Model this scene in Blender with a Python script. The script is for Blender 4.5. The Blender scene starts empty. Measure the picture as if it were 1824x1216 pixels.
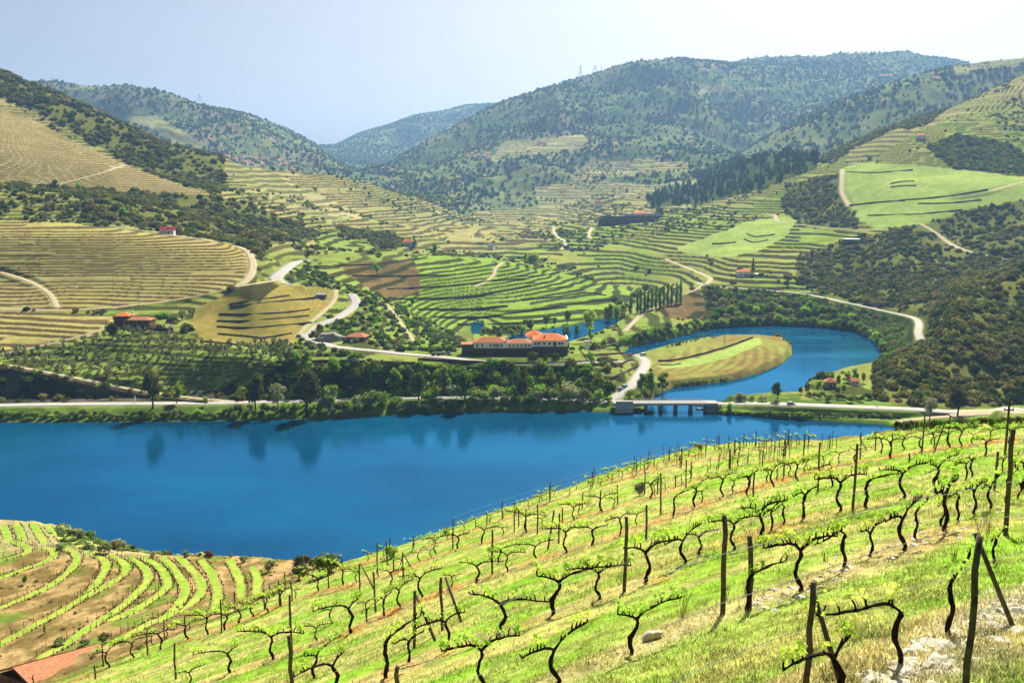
import bpy, math, random
import numpy as np
from mathutils import Vector, Matrix
R = math.radians
rng = np.random.default_rng(7)
random.seed(7)
SC = bpy.context.scene

# ------------------------------------------------------------------ camera, sky, sun, exposure
ZC = 112.0                       # eye height above the river (z = 0)
FPX = 1700.0                     # focal length in pixels of the 1824 px wide photograph
TH = math.atan(278 / FPX)        # pitch below the horizon
cam_d = bpy.data.cameras.new('camera'); cam = bpy.data.objects.new('camera', cam_d)
SC.collection.objects.link(cam)
cam.location = (0, 0, ZC); cam.rotation_euler = (math.pi / 2 - TH, 0, 0)
cam_d.sensor_width = 36; cam_d.lens = 36 * FPX / 1824
cam_d.clip_start = 0.2; cam_d.clip_end = 60000
SC.camera = cam

SUN_EL, SUN_AZ = 45.0, 20.0      # degrees; azimuth measured to the right of the view axis (+Y)
w = bpy.data.worlds.new('World'); SC.world = w; w.use_nodes = True
nt = w.node_tree; nt.nodes.clear()
sky = nt.nodes.new('ShaderNodeTexSky'); sky.sky_type = 'NISHITA'; sky.sun_disc = False
sky.sun_elevation = R(SUN_EL); sky.sun_rotation = R(SUN_AZ)
sky.altitude = 200; sky.air_density = 0.7; sky.dust_density = 4.2; sky.ozone_density = 0.4
bg = nt.nodes.new('ShaderNodeBackground'); bg.inputs[1].default_value = 0.045
wo = nt.nodes.new('ShaderNodeOutputWorld')
nt.links.new(sky.outputs[0], bg.inputs[0]); nt.links.new(bg.outputs[0], wo.inputs[0])

sl = bpy.data.lights.new('sun', 'SUN'); sl.energy = 5.0; sl.angle = R(0.53); sl.color = (1.0, .95, .86)
sun = bpy.data.objects.new('sun', sl); SC.collection.objects.link(sun)
sd = Vector((math.sin(R(SUN_AZ)) * math.cos(R(SUN_EL)), math.cos(R(SUN_AZ)) * math.cos(R(SUN_EL)), math.sin(R(SUN_EL))))
sun.rotation_euler = sd.to_track_quat('Z', 'Y').to_euler()
sun.location = (0, 0, 300)
SC.view_settings.view_transform = 'Standard'; SC.view_settings.look = 'None'
SC.view_settings.exposure = 1.2; SC.view_settings.gamma = 1.0
SC.render.engine = 'CYCLES'
SC.cycles.max_bounces = 5; SC.cycles.diffuse_bounces = 2; SC.cycles.glossy_bounces = 2
SC.cycles.transmission_bounces = 2; SC.cycles.transparent_max_bounces = 4; SC.cycles.volume_bounces = 0
SC.cycles.use_denoising = True

# ------------------------------------------------------------------ geometry of the view (used to survey the site)
ct, st = math.cos(TH), math.sin(TH)
def ray_sm(px, row):
    a = (np.asarray(px, float) - 912) / FPX; b = (608 - np.asarray(row, float)) / FPX
    den = ct + b * st
    return a / den, (-st + b * ct) / den          # s = x/y, slope = (z-ZC)/y
def proj(x, y, z):
    dz = z - ZC; d = y * ct - dz * st; u = y * st + dz * ct
    d = np.maximum(d, 1e-3)
    return 912 + FPX * x / d, 608 - FPX * u / d
def s_of(px, y, z):
    m = (z - ZC) / y; b = (m * ct + st) / (ct - m * st)
    return (np.asarray(px, float) - 912) / FPX / (ct + b * st)

# ------------------------------------------------------------------ noise
def _hash(ix, iy, seed):
    h = (ix.astype(np.int64) * 374761393 + iy.astype(np.int64) * 668265263 + seed * 1442695041) & 0xffffffff
    h = ((h ^ (h >> 13)) * 1274126177) & 0xffffffff
    return ((h ^ (h >> 16)) & 0xffff) / 65535.0
def vnoise(x, y, seed=0):
    ix = np.floor(x); iy = np.floor(y); fx = x - ix; fy = y - iy
    fx = fx * fx * fx * (fx * (fx * 6 - 15) + 10); fy = fy * fy * fy * (fy * (fy * 6 - 15) + 10)
    a = _hash(ix, iy, seed); b = _hash(ix + 1, iy, seed); c = _hash(ix, iy + 1, seed); d = _hash(ix + 1, iy + 1, seed)
    return (a * (1 - fx) + b * fx) * (1 - fy) + (c * (1 - fx) + d * fx) * fy
def fbm(x, y, wl, octv=4, seed=0, gain=.5):
    t = 0; amp = 1; tot = 0; ca, sa = math.cos(.6), math.sin(.6)
    for k in range(octv):
        f = 2 ** k / wl
        t = t + amp * vnoise((x * ca - y * sa) * f + 13.7 * k, (x * sa + y * ca) * f - 7.1 * k, seed + k); tot += amp; amp *= gain
        ca, sa = math.cos(.6 + k), math.sin(.6 + k)
    return t / tot          # 0..1
def smooth(a, b, x):
    t = np.clip((x - a) / (b - a), 0, 1); return t * t * (3 - 2 * t)

# ------------------------------------------------------------------ terrain profile lines, near to far
FC = [10.648236980111676, -1.4835482100454493, -9.249235163239101, 0.2165178373547202, -0.7304225816353519, 3.47647152553312, 0.07609587813805863, 0.6064318075443471, -0.5472537501482093, 0.17837881596689345]
def fg_D(px, row):
    u = (np.asarray(px, float) - 912) / 912; v = (np.asarray(row, float) - 330) / 600
    f = [1, u, v, u*u, u*v, v*v, u*u*v, u*v*v, v**3, u**3]
    return np.exp(sum(c * g for c, g in zip(FC, f)))
EDGE = [(-300,1330),(0,1245),(130,1208),(250,1158),(400,1098),(480,1062),(560,1018),(620,1000),(700,975),(800,940),(900,905),(1000,872),(1100,838),(1180,812),(1250,797),(1320,788),(1400,786),(1500,785),(1560,776),(1620,768),(1700,762),(1760,757),(1824,752),(2100,740)]
ex = np.array([e[0] for e in EDGE], float); er = np.array([e[1] for e in EDGE], float)
NOD = np.arange(-500, 2400, 25.0)
LINES = []                                   # each: (s array, log y array, z array, weight for rows)
def add_line(px, y, row=None, z=None):
    px = np.asarray(px, float); y = np.asarray(y, float)
    if row is not None:
        s, m = ray_sm(px, row); z = ZC + m * y
    else:
        z = np.asarray(z, float) * np.ones_like(px); s = s_of(px, y, z)
    LINES.append((s, np.log(y), z))
add_line([-500, 2400], [.3, .3], z=[110.3, 110.3])
add_line([-500, 2400], [1.2, 1.2], z=[109.9, 109.95])
for t in (0, .15, .3, .45, .58, .7, .8, .88, .95, 1.0):
    row = 1600 + (np.interp(NOD, ex, er) - 1600) * t
    add_line(NOD, fg_D(np.clip(NOD, -250, 2050), row), row=row)
def L(pts):
    """pts: (px, y, row) when the value is over 60, otherwise (px, y, -height)"""
    pts = sorted(pts); px = np.array([p[0] for p in pts], float); y = np.array([p[1] for p in pts], float)
    v = np.array([p[2] for p in pts], float)
    s1, m = ray_sm(px, np.where(v > 60, v, 500)); zz = np.where(v > 60, ZC + m * y, -v)
    LINES.append((s_of(px, y, zz), np.log(y), zz))
# behind the vineyard edge: peninsula on the left, falling bank on the right
L([(-300,105,1290),(0,108,1218),(130,104,1195),(250,98,1165),(400,102,1120),(480,108,1075),(560,112,1035),(640,112,-60),(800,115,-62),(1000,135,-58),(1250,165,-46),(1400,150,-58),(1560,140,-70),(1700,150,-72),(1824,150,-72),(2100,150,-72)])
L([(-300,135,1150),(0,135,1120),(130,133,1110),(250,130,1100),(400,138,1075),(480,142,1050),(560,145,1025),(640,145,-50),(800,150,-48),(1000,175,-40),(1250,200,-30),(1400,200,-38),(1560,200,-46),(1700,220,-46),(1824,230,-46),(2100,230,-46)])
L([(-300,185,960),(0,185,985),(130,178,990),(250,172,1000),(400,170,1000),(480,168,1000),(560,170,1000),(640,172,-38),(800,180,-36),(1000,215,-26),(1250,240,-17),(1400,250,-22),(1560,260,-28),(1700,300,-26),(1824,320,-26),(2100,320,-26)])
L([(-300,215,905),(0,215,926),(60,210,928),(100,206,937),(150,202,955),(200,197,972),(260,190,985),(320,186,990),(400,183,991),(450,182,992),(520,182,1000),(600,185,1010),(700,195,-28),(800,205,-26),(1000,245,-14),(1250,275,-8),(1400,290,-12),(1560,310,-16),(1700,360,-16),(1824,385,-20),(2100,385,-20)])
# near shore, always hidden behind the crest
L([(-300,255,-1),(0,255,-1),(200,240,-1),(400,235,-1),(560,238,-1),(640,240,-1),(800,262,-1),(1000,300,-1),(1250,335,-1),(1400,345,-1),(1560,350,-1),(1700,392,-3),(1824,412,-10),(2100,412,-10)])
SH = [(-300,455,-.1),(0,446,-.1),(200,446,-.1),(430,449,-.1),(600,453,-.1),(700,460,-.1),(780,465,-.1),(1000,468,-.1),(1095,470,-.1),(1275,468,-.1),(1400,455,-.1),(1560,445,-.1),(1640,442,-.4),(1700,436,-4),(1824,436,-8),(2100,436,-8)]
L([(-300,266,3),(1560,360,3),(1700,400,-3),(2100,425,-9)])
L([(a, b - 60 if a < 1650 else b - 12, 4 if a < 1650 else c) for a, b, c in SH])
L(SH)
L([(a, b + 13, -4.6) for a, b, c in SH if a < 1650] + [(1700,450,-5.5),(1824,452,735),(2100,452,735)])
L([(-300,478,-4.5),(500,482,-4.8),(1000,486,-4.6),(1400,478,-4.6),(1600,466,-4.8),(1700,464,-5.5),(1824,475,727),(2100,475,727)])
L([(-300,490,660),(0,490,655),(150,488,665),(240,487,680),(330,487,-5.5),(420,487,-6),(470,488,650),(600,492,640),(700,495,642),(800,500,652),(900,503,658),(1000,500,660),(1100,492,-8),(1130,492,-5),(1160,490,-4),(1200,490,-3.5),(1400,490,-4),(1440,490,700),(1500,493,693),(1600,488,700),(1700,484,712),(1824,492,-9),(2100,492,-9)])
L([(-300,510,640),(0,510,640),(200,508,650),(330,505,640),(420,505,628),(500,515,622),(600,516,620),(700,520,625),(760,520,632),(820,512,-18.6),(1020,512,-18.6),(1060,510,-16),(1100,508,-12),(1130,505,-8),(1160,505,-4),(1400,505,-4),(1440,515,-7),(1500,515,-8),(1560,512,690),(1600,510,672),(1700,505,672),(1824,510,690),(2100,510,690)])
L([(-300,545,590),(0,545,605),(200,545,590),(340,545,595),(450,545,610),(550,550,607),(650,548,605),(750,550,625),(820,550,-19),(1020,550,-19),(1060,550,-12),(1120,555,-6),(1150,550,-4),(1400,550,-3.5),(1500,550,-3.5),(1560,556,-5),(1600,545,640),(1655,543,632),(1700,540,610),(1824,540,625),(2100,540,620)])
L([(-300,600,550),(0,600,553),(200,600,550),(330,600,550),(450,600,520),(550,610,560),(650,625,563),(750,630,585),(820,630,-10),(900,640,-4),(1000,640,-3),(1060,640,-4),(1120,640,-4),(1500,640,-3.5),(1560,590,-5),(1600,585,632),(1648,585,618),(1700,600,545),(1824,610,560),(2100,600,545)])
L([(-300,650,500),(0,650,500),(200,650,500),(400,655,490),(450,665,482),(520,665,500),(550,680,505),(650,700,520),(700,710,540),(800,700,600),(850,705,-.2),(1000,745,-.2),(1040,765,-.2),(1090,740,-.2),(1110,700,594),(1180,720,575),(1250,745,580),(1300,755,-.2),(1400,758,-.2),(1500,735,-.2),(1560,650,-.2),(1600,640,-6),(1650,640,577),(1700,665,522),(1760,690,495),(1824,705,470),(2100,705,400)])
L([(-300,700,420),(0,700,420),(200,700,420),(400,710,440),(450,730,455),(520,750,472),(600,770,480),(700,780,505),(800,770,565),(850,775,580),(900,790,-5),(1000,815,-5),(1050,825,-5),(1100,800,560),(1180,790,550),(1250,790,-4),(1300,800,-6),(1400,800,-6),(1500,780,555),(1560,745,578),(1600,720,590),(1640,700,572),(1700,760,-32),(1824,800,-40),(2100,800,-60)])
L([(-300,760,388),(0,760,390),(200,770,397),(300,780,412),(400,800,427),(450,820,440),(520,850,450),(600,860,452),(700,860,470),(800,860,490),(900,880,510),(1000,910,520),(1100,920,528),(1180,900,532),(1250,880,508),(1300,870,514),(1400,860,520),(1500,830,528),(1600,780,548),(1650,760,540),(1700,830,-30),(1824,880,-42),(2100,880,-60)])
L([(-300,850,330),(0,850,332),(200,860,352),(400,900,400),(450,900,418),(520,930,430),(600,960,440),(700,980,445),(740,980,455),(800,980,457),(900,980,468),(1000,1000,490),(1100,1010,510),(1130,1010,515),(1180,1000,505),(1250,980,485),(1300,960,470),(1400,940,470),(1500,900,500),(1600,850,500),(1700,930,-48),(1824,950,-62),(2100,950,-90)])
L([(-300,910,330),(0,910,330),(200,920,345),(400,960,385),(450,990,395),(520,1020,415),(600,1060,432),(700,1080,446),(800,1120,452),(900,1130,458),(1000,1130,460),(1100,1120,470),(1180,1100,455),(1250,1080,450),(1300,1060,440),(1400,1050,440),(1500,990,445),(1600,960,430),(1700,1000,418),(1824,1010,390),(2100,1010,340)])
L([(-300,1000,255),(0,1000,270),(200,1000,303),(340,1000,340),(400,1020,352),(450,1060,367),(520,1120,388),(600,1180,400),(700,1250,415),(800,1300,430),(900,1320,430),(1000,1300,428),(1100,1250,428),(1180,1220,420),(1250,1200,410),(1300,1180,400),(1400,1150,400),(1450,1120,408),(1500,1100,400),(1600,1080,370),(1700,1090,350),(1824,1090,335),(2100,1090,270)])
L([(-300,1150,160),(0,1150,195),(100,1140,240),(200,1130,283),(300,1130,312),(400,1170,325),(450,1250,335),(520,1350,355),(600,1450,370),(700,1550,385),(800,1600,400),(900,1650,408),(1000,1600,400),(1100,1500,392),(1180,1450,385),(1250,1400,378),(1300,1350,370),(1400,1300,350),(1500,1250,320),(1600,1230,297),(1700,1230,295),(1824,1230,290),(2100,1230,240)])
L([(-300,1320,15),(-100,1320,88),(0,1300,127),(50,1290,148),(100,1280,168),(200,1260,212),(300,1250,255),(390,1260,282),(450,1350,298),(520,1500,305),(600,1600,315),(660,1700,330),(740,1800,355),(820,1900,385),(900,2000,395),(1000,1950,387),(1100,1850,370),(1180,1750,358),(1250,1650,350),(1300,1600,332),(1350,1550,308),(1400,1500,292),(1500,1450,272),(1600,1400,235),(1700,1450,215),(1824,1450,205),(2100,1450,170)])
L([(-300,1500,-290),(0,1500,-235),(200,1500,-160),(390,1500,-115),(520,1700,-118),(660,1900,-100),(740,2000,-85),(820,2100,-50),(900,2250,372),(1000,2200,370),(1100,2150,350),(1180,2050,335),(1250,1950,325),(1280,1850,310),(1350,1750,282),(1400,1700,276),(1450,1650,285),(1500,1650,262),(1560,1650,238),(1620,1650,213),(1680,1700,198),(1760,1750,162),(1824,1800,133),(1900,1800,100),(2100,1800,60)])
L([(-300,2300,-180),(0,2300,-150),(390,2300,-100),(520,2300,-90),(600,2400,-90),(700,2500,-70),(800,2500,350),(900,2600,335),(1000,2500,320),(1100,2500,300),(1180,2400,300),(1250,2300,300),(1310,2200,290),(1400,2100,-120),(1500,2100,-140),(1620,2100,-190),(1760,2200,-240),(1900,2200,-290),(2100,2200,-340)])
L([(-300,2700,210),(0,2700,-200),(200,2700,-190),(400,2700,290),(520,2700,305),(600,2700,325),(700,2700,335),(800,2800,300),(900,2900,275),(1000,2900,260),(1100,2900,250),(1180,2800,255),(1250,2800,265),(1310,2700,280),(1360,2700,250),(1400,2700,225),(1480,2700,188),(1560,2700,160),(1640,2700,132),(1700,2750,118),(1760,2750,110),(1824,2750,104),(2100,2750,90)])
L([(-300,3000,180),(0,3000,200),(200,3000,215),(300,3000,235),(400,3000,255),(500,3000,280),(560,3000,300),(640,3000,325),(700,3050,310),(800,3150,262),(900,3250,228),(1000,3250,205),(1100,3250,185),(1180,3250,180),(1250,3250,195),(1310,3200,235),(1400,3200,-290),(1560,3200,-350),(1700,3200,-400),(1824,3200,-420),(2100,3200,-420)])
L([(-300,3300,150),(60,3300,147),(100,3350,148),(150,3350,152),(230,3350,152),(300,3350,166),(350,3350,186),(420,3350,206),(480,3350,238),(540,3350,262),(590,3350,286),(640,3400,312),(680,3450,300),(720,3500,276),(800,3600,230),(885,3700,187),(950,3800,165),(1000,3800,150),(1060,3900,135),(1120,3900,112),(1160,3950,108),(1200,4000,107),(1260,4050,110),(1320,4100,116),(1380,4100,118),(1440,4150,119),(1500,4200,118),(1560,4200,122),(1620,4200,132),(1660,4200,150),(1700,4100,-560),(1824,4100,-560),(2100,4100,-560)])
L([(-300,4200,-330),(0,4200,-400),(300,4200,-400),(440,4400,212),(500,4400,228),(560,4400,256),(600,4500,285),(700,4500,-200),(885,4800,-420),(1100,4800,-560),(1200,4900,-600),(1340,4900,114),(1420,4900,110),(1480,4900,108),(1520,4900,101),(1560,4900,97),(1600,4900,97),(1640,4900,100),(1690,4900,107),(1740,4900,120),(1824,4900,-640),(2100,4900,-600)])
L([(-300,6500,-350),(0,6500,-400),(430,6500,-300),(560,6500,275),(590,6500,264),(640,6500,240),(700,6500,222),(740,6500,208),(790,6500,201),(830,6500,190),(885,6500,187),(930,6500,195),(1100,6500,-560),(1400,6800,-600),(1700,6800,-600),(2100,6800,-500)])
L([(-500,9000,-100),(2400,9000,-100)])

# ---- grid
s_in = np.arange(-.60, .6001, .00112); s_l = -.60 - np.cumsum(np.linspace(.0014, .02, 28)); s_r = .60 + np.cumsum(np.linspace(.0014, .02, 28))
S = np.concatenate([s_l[::-1], s_in, s_r]); NS = len(S); NL = len(LINES)
LY = np.zeros((NL, NS)); LZ = np.zeros((NL, NS))
ker = np.exp(-np.linspace(-2, 2, 17) ** 2); ker /= ker.sum()
def smo(a):
    p = np.pad(a, 8, mode='edge'); return np.convolve(p, ker, 'valid')
for k, (s_, ly, z_) in enumerate(LINES):
    LY[k] = smo(np.interp(S, s_, ly)); LZ[k] = smo(np.interp(S, s_, z_))
for k in range(1, NL): LY[k] = np.maximum(LY[k], LY[k - 1] + .008)
H = np.diff(LY, axis=0); DL = np.diff(LZ, axis=0) / H
M = np.zeros_like(LZ)
w1 = 2 * H[1:] + H[:-1]; w2 = H[1:] + 2 * H[:-1]
with np.errstate(divide='ignore', invalid='ignore'):
    hm = (w1 + w2) / (w1 / DL[:-1] + w2 / DL[1:])
M[1:-1] = np.where(DL[:-1] * DL[1:] > 0, hm, 0); M[0] = DL[0]; M[-1] = DL[-1]
gy, gz, gt = [], [], []
rr = lambda k: proj(0, np.exp(LY[k]), LZ[k])[1]
for k in range(NL - 1):
    d = np.abs(rr(k + 1) - rr(k)) * 682 / 1216
    vis = (S > -.56) & (S < .56)
    n = int(np.clip(np.percentile(d[vis], 85) * 1.15, 4, 150))
    if k == 0: n = 3
    t = np.arange(n)[:, None] / n
    h00 = 2*t**3 - 3*t**2 + 1; h10 = t**3 - 2*t**2 + t; h01 = -2*t**3 + 3*t**2; h11 = t**3 - t**2
    gt.append(k + t[:, 0]); gy.append(np.exp(LY[k] + t * H[k])); gz.append(h00 * LZ[k] + h10 * H[k] * M[k] + h01 * LZ[k + 1] + h11 * H[k] * M[k + 1])
gt.append(np.array([NL - 1.0])); gy.append(np.exp(LY[-1:])); gz.append(LZ[-1:])
Y = np.concatenate(gy); Z = np.concatenate(gz); X = S[None, :] * Y
NR = Y.shape[0]
print('terrain grid', NR, NS, NR * NS)
Z0 = Z.copy()

def hit(px, row):
    """world point where the line of sight through a photo pixel meets the ground"""
    s, m = ray_sm(px, row); s = float(s); m = float(m)
    j = int(np.clip(np.searchsorted(S, s) - 1, 0, NS - 2)); f = (s - S[j]) / (S[j + 1] - S[j])
    yc = Y[:, j] * (1 - f) + Y[:, j + 1] * f; zc = Z[:, j] * (1 - f) + Z[:, j + 1] * f
    g = (zc - ZC) / yc - m
    i = np.argmax(g[5:] >= 0) + 5
    if g[i] < 0: i = NR - 1; t = 1
    else: t = -g[i - 1] / (g[i] - g[i - 1])
    yy = yc[i - 1] + t * (yc[i] - yc[i - 1])
    return np.array([s * yy, yy, ZC + m * yy])
def plane_hit(px, row, z):
    s, m = ray_sm(px, row); y = (z - ZC) / m; return np.array([s * y, y, z])
def gz_at(x, y):
    """height of the ground mesh at a world position"""
    s = x / y; j = int(np.clip(np.searchsorted(S, s) - 1, 0, NS - 2)); f = (s - S[j]) / (S[j + 1] - S[j])
    yc = Y[:, j] * (1 - f) + Y[:, j + 1] * f; zc = Z[:, j] * (1 - f) + Z[:, j + 1] * f
    return float(np.interp(y, yc, zc))
def densify(pts, step):
    out = []
    for a, b in zip(pts[:-1], pts[1:]):
        n = max(1, int(math.hypot(b[0] - a[0], b[1] - a[1]) / step))
        for i in range(n): out.append((a[0] + (b[0] - a[0]) * i / n, a[1] + (b[1] - a[1]) * i / n))
    out.append(pts[-1]); return out
def spline(pts, n=6):
    """Catmull-Rom through 2-D points"""
    P = [np.array(p, float) for p in pts]; P = [2 * P[0] - P[1]] + P + [2 * P[-1] - P[-2]]; out = []
    for i in range(1, len(P) - 2):
        for k in range(n):
            t = k / n
            out.append(.5 * (2*P[i] + (P[i+1]-P[i-1])*t + (2*P[i-1]-5*P[i]+4*P[i+1]-P[i+2])*t*t + (3*P[i]-P[i-1]-3*P[i+1]+P[i+2])*t**3))
    out.append(P[-2]); return out
# line numbers: 11 vineyard edge, 15 peninsula crest, 16 near shore, 19 far shore, 33 left/middle crest, 34 right crest, 36 second right mountain, 38 main mountain
KSEG = np.concatenate([np.full(g.shape[0], i) for i, g in enumerate(gy)])[:, None] * np.ones((1, NS), int)

# ------------------------------------------------------------------ relief noise
amp = smooth(95, 200, Y)
dz = (fbm(X, Y, 3.2, 3, 3) - .5) * .22 * (1 - amp)
land = np.clip((Z - 1.5) / 12, 0, 1)
dz += amp * land * ((fbm(X, Y, 45, 4, 11) - .5) * 3.2 * smooth(150, 500, Y))
dz += (KSEG >= 11) * (KSEG < 17) * (fbm(X, Y, 3.5, 4, 16) - .5) * 1.1 * smooth(2, 12, Z) * (Y < 225)
dz += land * smooth(900, 1300, Y) * (fbm(X, Y, 150, 4, 21) - .5) * 14
far = smooth(1900, 2700, Y)
rid = 1 - np.abs(2 * fbm(X + 90 * fbm(X, Y, 300, 2, 5), Y, 700, 4, 31) - 1)
TL = np.concatenate(gt)[:, None]
crest = np.minimum.reduce([np.abs(TL - k_) for k_ in (33, 34, 36, 38, 39, 40)]); crf = .04 + .96 * smooth(.05, .8, crest)
dz += far * crf * ((rid - .85) * 190 + (fbm(X, Y, 160, 4, 41) - .5) * 34)
Z = Z + dz

# ------------------------------------------------------------------ land cover
PX, PY = proj(X, Y, Z)
PXh, PYh = PX, PY
cm = np.minimum.accumulate(np.where(Y > 3, PY, 1e9), axis=0)
VIS = PY <= np.vstack([np.full((1, NS), 1e9), cm[:-1]]) + 1.0
def inpoly(px, py, poly):
    p = np.array(poly, float); r = np.zeros(px.shape, bool)
    x0, y0 = p[-1]
    for x1, y1 in p:
        if y0 != y1:
            c = ((y1 > py) != (y0 > py)) & (px < (x0 - x1) * (py - y1) / (y0 - y1) + x1); r ^= c
        x0, y0 = x1, y1
    return r
GRASS, DRYV, BIGV, SCRUB, GREENT, SMOOTHG, BROWN, FARW, FARF, ORCH, ROCK, FGV, PEN, ISL, MIDT, BANK, DIRT, TANF, WOOD, PINE, KNOLL = range(21)
CL = np.full(Z.shape, GRASS, np.int8)
CL[KSEG < 11] = FGV
CL[(KSEG >= 11) & (KSEG < 17)] = PEN
CL[(KSEG >= 17) & (KSEG < 22)] = BANK
CL[(KSEG >= 28) & (KSEG < 34)] = MIDT
CL[(KSEG >= 34) & (PX < 1280)] = FARW
CL[(KSEG >= 35)] = FARW
def zone(c, k0, k1, poly):
    p = np.array(poly); m = (KSEG >= k0) & (KSEG <= k1) & (PX > p[:, 0].min()) & (PX < p[:, 0].max()) & (PY > p[:, 1].min()) & (PY < p[:, 1].max())
    i = np.nonzero(m); wob = 2.0
    qx = PX[i] + (fbm(X[i], Y[i], 12, 2, 77) - .5) * 6 * wob * .5; qy = PY[i] + (fbm(X[i], Y[i], 12, 2, 78) - .5) * 3 * wob * .5
    r = inpoly(qx, qy, poly); CL[i[0][r], i[1][r]] = c
ZONES = [
 (GREENT, 25, 34, [(560,408),(700,418),(900,405),(1100,395),(1300,360),(1450,300),(1520,270),(1830,170),(1830,520),(1100,560),(560,560)]),
 (MIDT, 27, 33, [(380,270),(560,300),(760,360),(900,390),(1000,400),(980,430),(850,455),(700,440),(560,400),(420,372),(380,340)]),
 (FARF, 27, 34, [(388,272),(450,292),(520,322),(650,386),(600,394),(540,378),(470,345),(400,310)]),
 (SCRUB, 26, 34, [(-500,60),(0,100),(100,150),(200,195),(300,240),(398,275),(402,315),(395,349),(375,347),(300,322),(220,288),(100,215),(0,172),(-500,60)]),
 (DRYV, 26, 33, [(-500,60),(0,192),(60,213),(130,250),(220,293),(300,322),(372,345),(330,349),(250,344),(130,332),(0,324),(-500,320)]),
 (SCRUB, 24, 32, [(-500,330),(0,330),(130,335),(380,350),(450,365),(520,395),(575,418),(480,438),(455,470),(470,500),(445,488),(448,455),(440,444),(400,430),(310,415),(280,412),(200,395),(130,392),(0,382),(-500,380)]),
 (GRASS, 24, 32, [(-500,334),(0,334),(120,338),(150,360),(165,392),(120,395),(0,385),(-500,385)]),
 (BIGV, 22, 30, [(-500,390),(0,392),(130,398),(200,405),(300,420),(400,432),(440,445),(455,470),(445,490),(400,515),(250,545),(110,555),(0,550),(-500,550)]),
 (BIGV, 22, 28, [(-500,550),(0,550),(110,558),(200,560),(202,580),(130,610),(0,628),(-500,640)]),
 (GRASS, 22, 28, [(200,556),(330,535),(430,510),(350,550),(340,590),(210,590)]),
 (ORCH, 21, 26, [(-500,640),(0,626),(130,612),(210,590),(330,590),(360,612),(540,612),(640,632),(720,640),(720,655),(500,655),(430,688),(240,690),(120,670),(0,642),(-500,650)]),
 (ROCK, 20, 24, [(-500,650),(0,646),(120,670),(240,692),(330,700),(430,688),(500,652),(560,650),(820,655),(1040,660),(1100,690),(1050,712),(600,712),(440,716),(0,724),(-500,724)]),
 (TANF, 23, 27, [(345,550),(430,510),(470,503),(598,515),(592,540),(548,580),(530,600),(520,612),(362,614),(338,575)]),
 (ORCH, 22, 28, [(515,468),(550,468),(610,505),(720,538),(820,600),(832,622),(740,632),(640,612),(548,606),(560,588),(630,560),(628,525),(600,515),(500,505)]),
 (KNOLL, 24, 30, [(600,440),(740,453),(860,458),(950,473),(1050,498),(1132,515),(1125,540),(1000,585),(850,603),(780,580),(720,545),(690,500)]),
 (BROWN, 24, 29, [(598,462),(735,458),(748,490),(748,525),(690,530),(620,490)]),
 (GRASS, 24, 30, [(560,440),(740,448),(735,462),(560,470)]),
 (SCRUB, 24, 30, [(600,395),(700,410),(720,440),(680,442),(600,420)]),
 (ISL, 20, 27, [(1160,650),(1240,612),(1290,595),(1345,595),(1395,600),(1412,620),(1405,640),(1350,668),(1190,690),(1165,665)]),
 (SMOOTHG, 20, 27, [(1172,651),(1240,638),(1300,619),(1340,602),(1352,600),(1358,612),(1300,636),(1230,652),(1180,657)]),
 (SMOOTHG, 28, 34, [(1500,300),(1520,288),(1600,292),(1700,300),(1840,318),(1840,358),(1740,370),(1640,400),(1560,408),(1530,392),(1510,362),(1495,330)]),
 (SMOOTHG, 26, 32, [(1205,442),(1330,395),(1400,385),(1420,392),(1400,420),(1350,448),(1290,458),(1220,452)]),
 (SCRUB, 20, 33, [(1420,455),(1480,435),(1560,415),(1640,402),(1740,372),(1824,355),(2600,300),(2600,722),(1740,725),(1660,738),(1560,712),(1556,650),(1600,620),(1620,580),(1560,550),(1450,520),(1415,500)]),
 (WOOD, 23, 29, [(1250,507),(1270,515),(1420,522),(1560,550),(1630,578),(1625,620),(1560,655),(1560,600),(1500,593),(1380,585),(1250,590)]),
 (SCRUB, 28, 34, [(1400,330),(1500,308),(1505,360),(1530,392),(1520,412),(1440,405),(1390,372)]),
 (PINE, 28, 34, [(1150,350),(1200,330),(1290,295),(1350,262),(1460,265),(1455,300),(1330,345),(1260,360),(1160,372)]),
 (WOOD, 28, 34, [(1650,262),(1700,240),(1790,255),(1840,285),(1840,312),(1700,302)]),
 (SCRUB, 28, 35, [(1450,290),(1500,258),(1560,232),(1640,205),(1700,185),(1650,222),(1560,250),(1480,290)]),
 (FARF, 28, 35, [(1510,268),(1600,228),(1632,236),(1545,288),(1508,296)]),
 (BROWN, 25, 30, [(1165,550),(1240,515),(1255,530),(1255,570),(1190,565)]),
 (GRASS, 20, 26, [(1420,700),(1450,668),(1510,655),(1560,665),(1556,700),(1430,712)]),
 (FARF, 34, 38, [(1020,310),(1050,288),(1160,282),(1230,290),(1225,305),(1130,312),(1020,322)]),
 (FARF, 33, 38, [(900,250),(1040,240),(1045,262),(870,290),(880,275)]),
 (FARF, 34, 38, [(950,330),(1060,322),(1160,330),(1240,318),(1300,330),(1220,372),(1050,385),(960,370)]),
 (FARF, 35, 39, [(220,205),(280,208),(380,262),(330,262),(260,230)]),
 (FARF, 36, 39, [(1250,150),(1290,148),(1290,165),(1240,170)]),
 (FARF, 34, 39, [(1690,118),(1830,100),(1830,116),(1700,130)]),
]
for z_ in ZONES: zone(*z_)
# what the eye cannot reach carries on the cover in front of it
idx = np.where(VIS | (KSEG < 5), np.arange(NR)[:, None], 0); idx = np.maximum.accumulate(idx, axis=0)
keep = (KSEG < 20) | (KSEG > 33)
CL = np.where(keep, CL, np.take_along_axis(CL, idx, 0))
VISC = VIS

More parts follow.
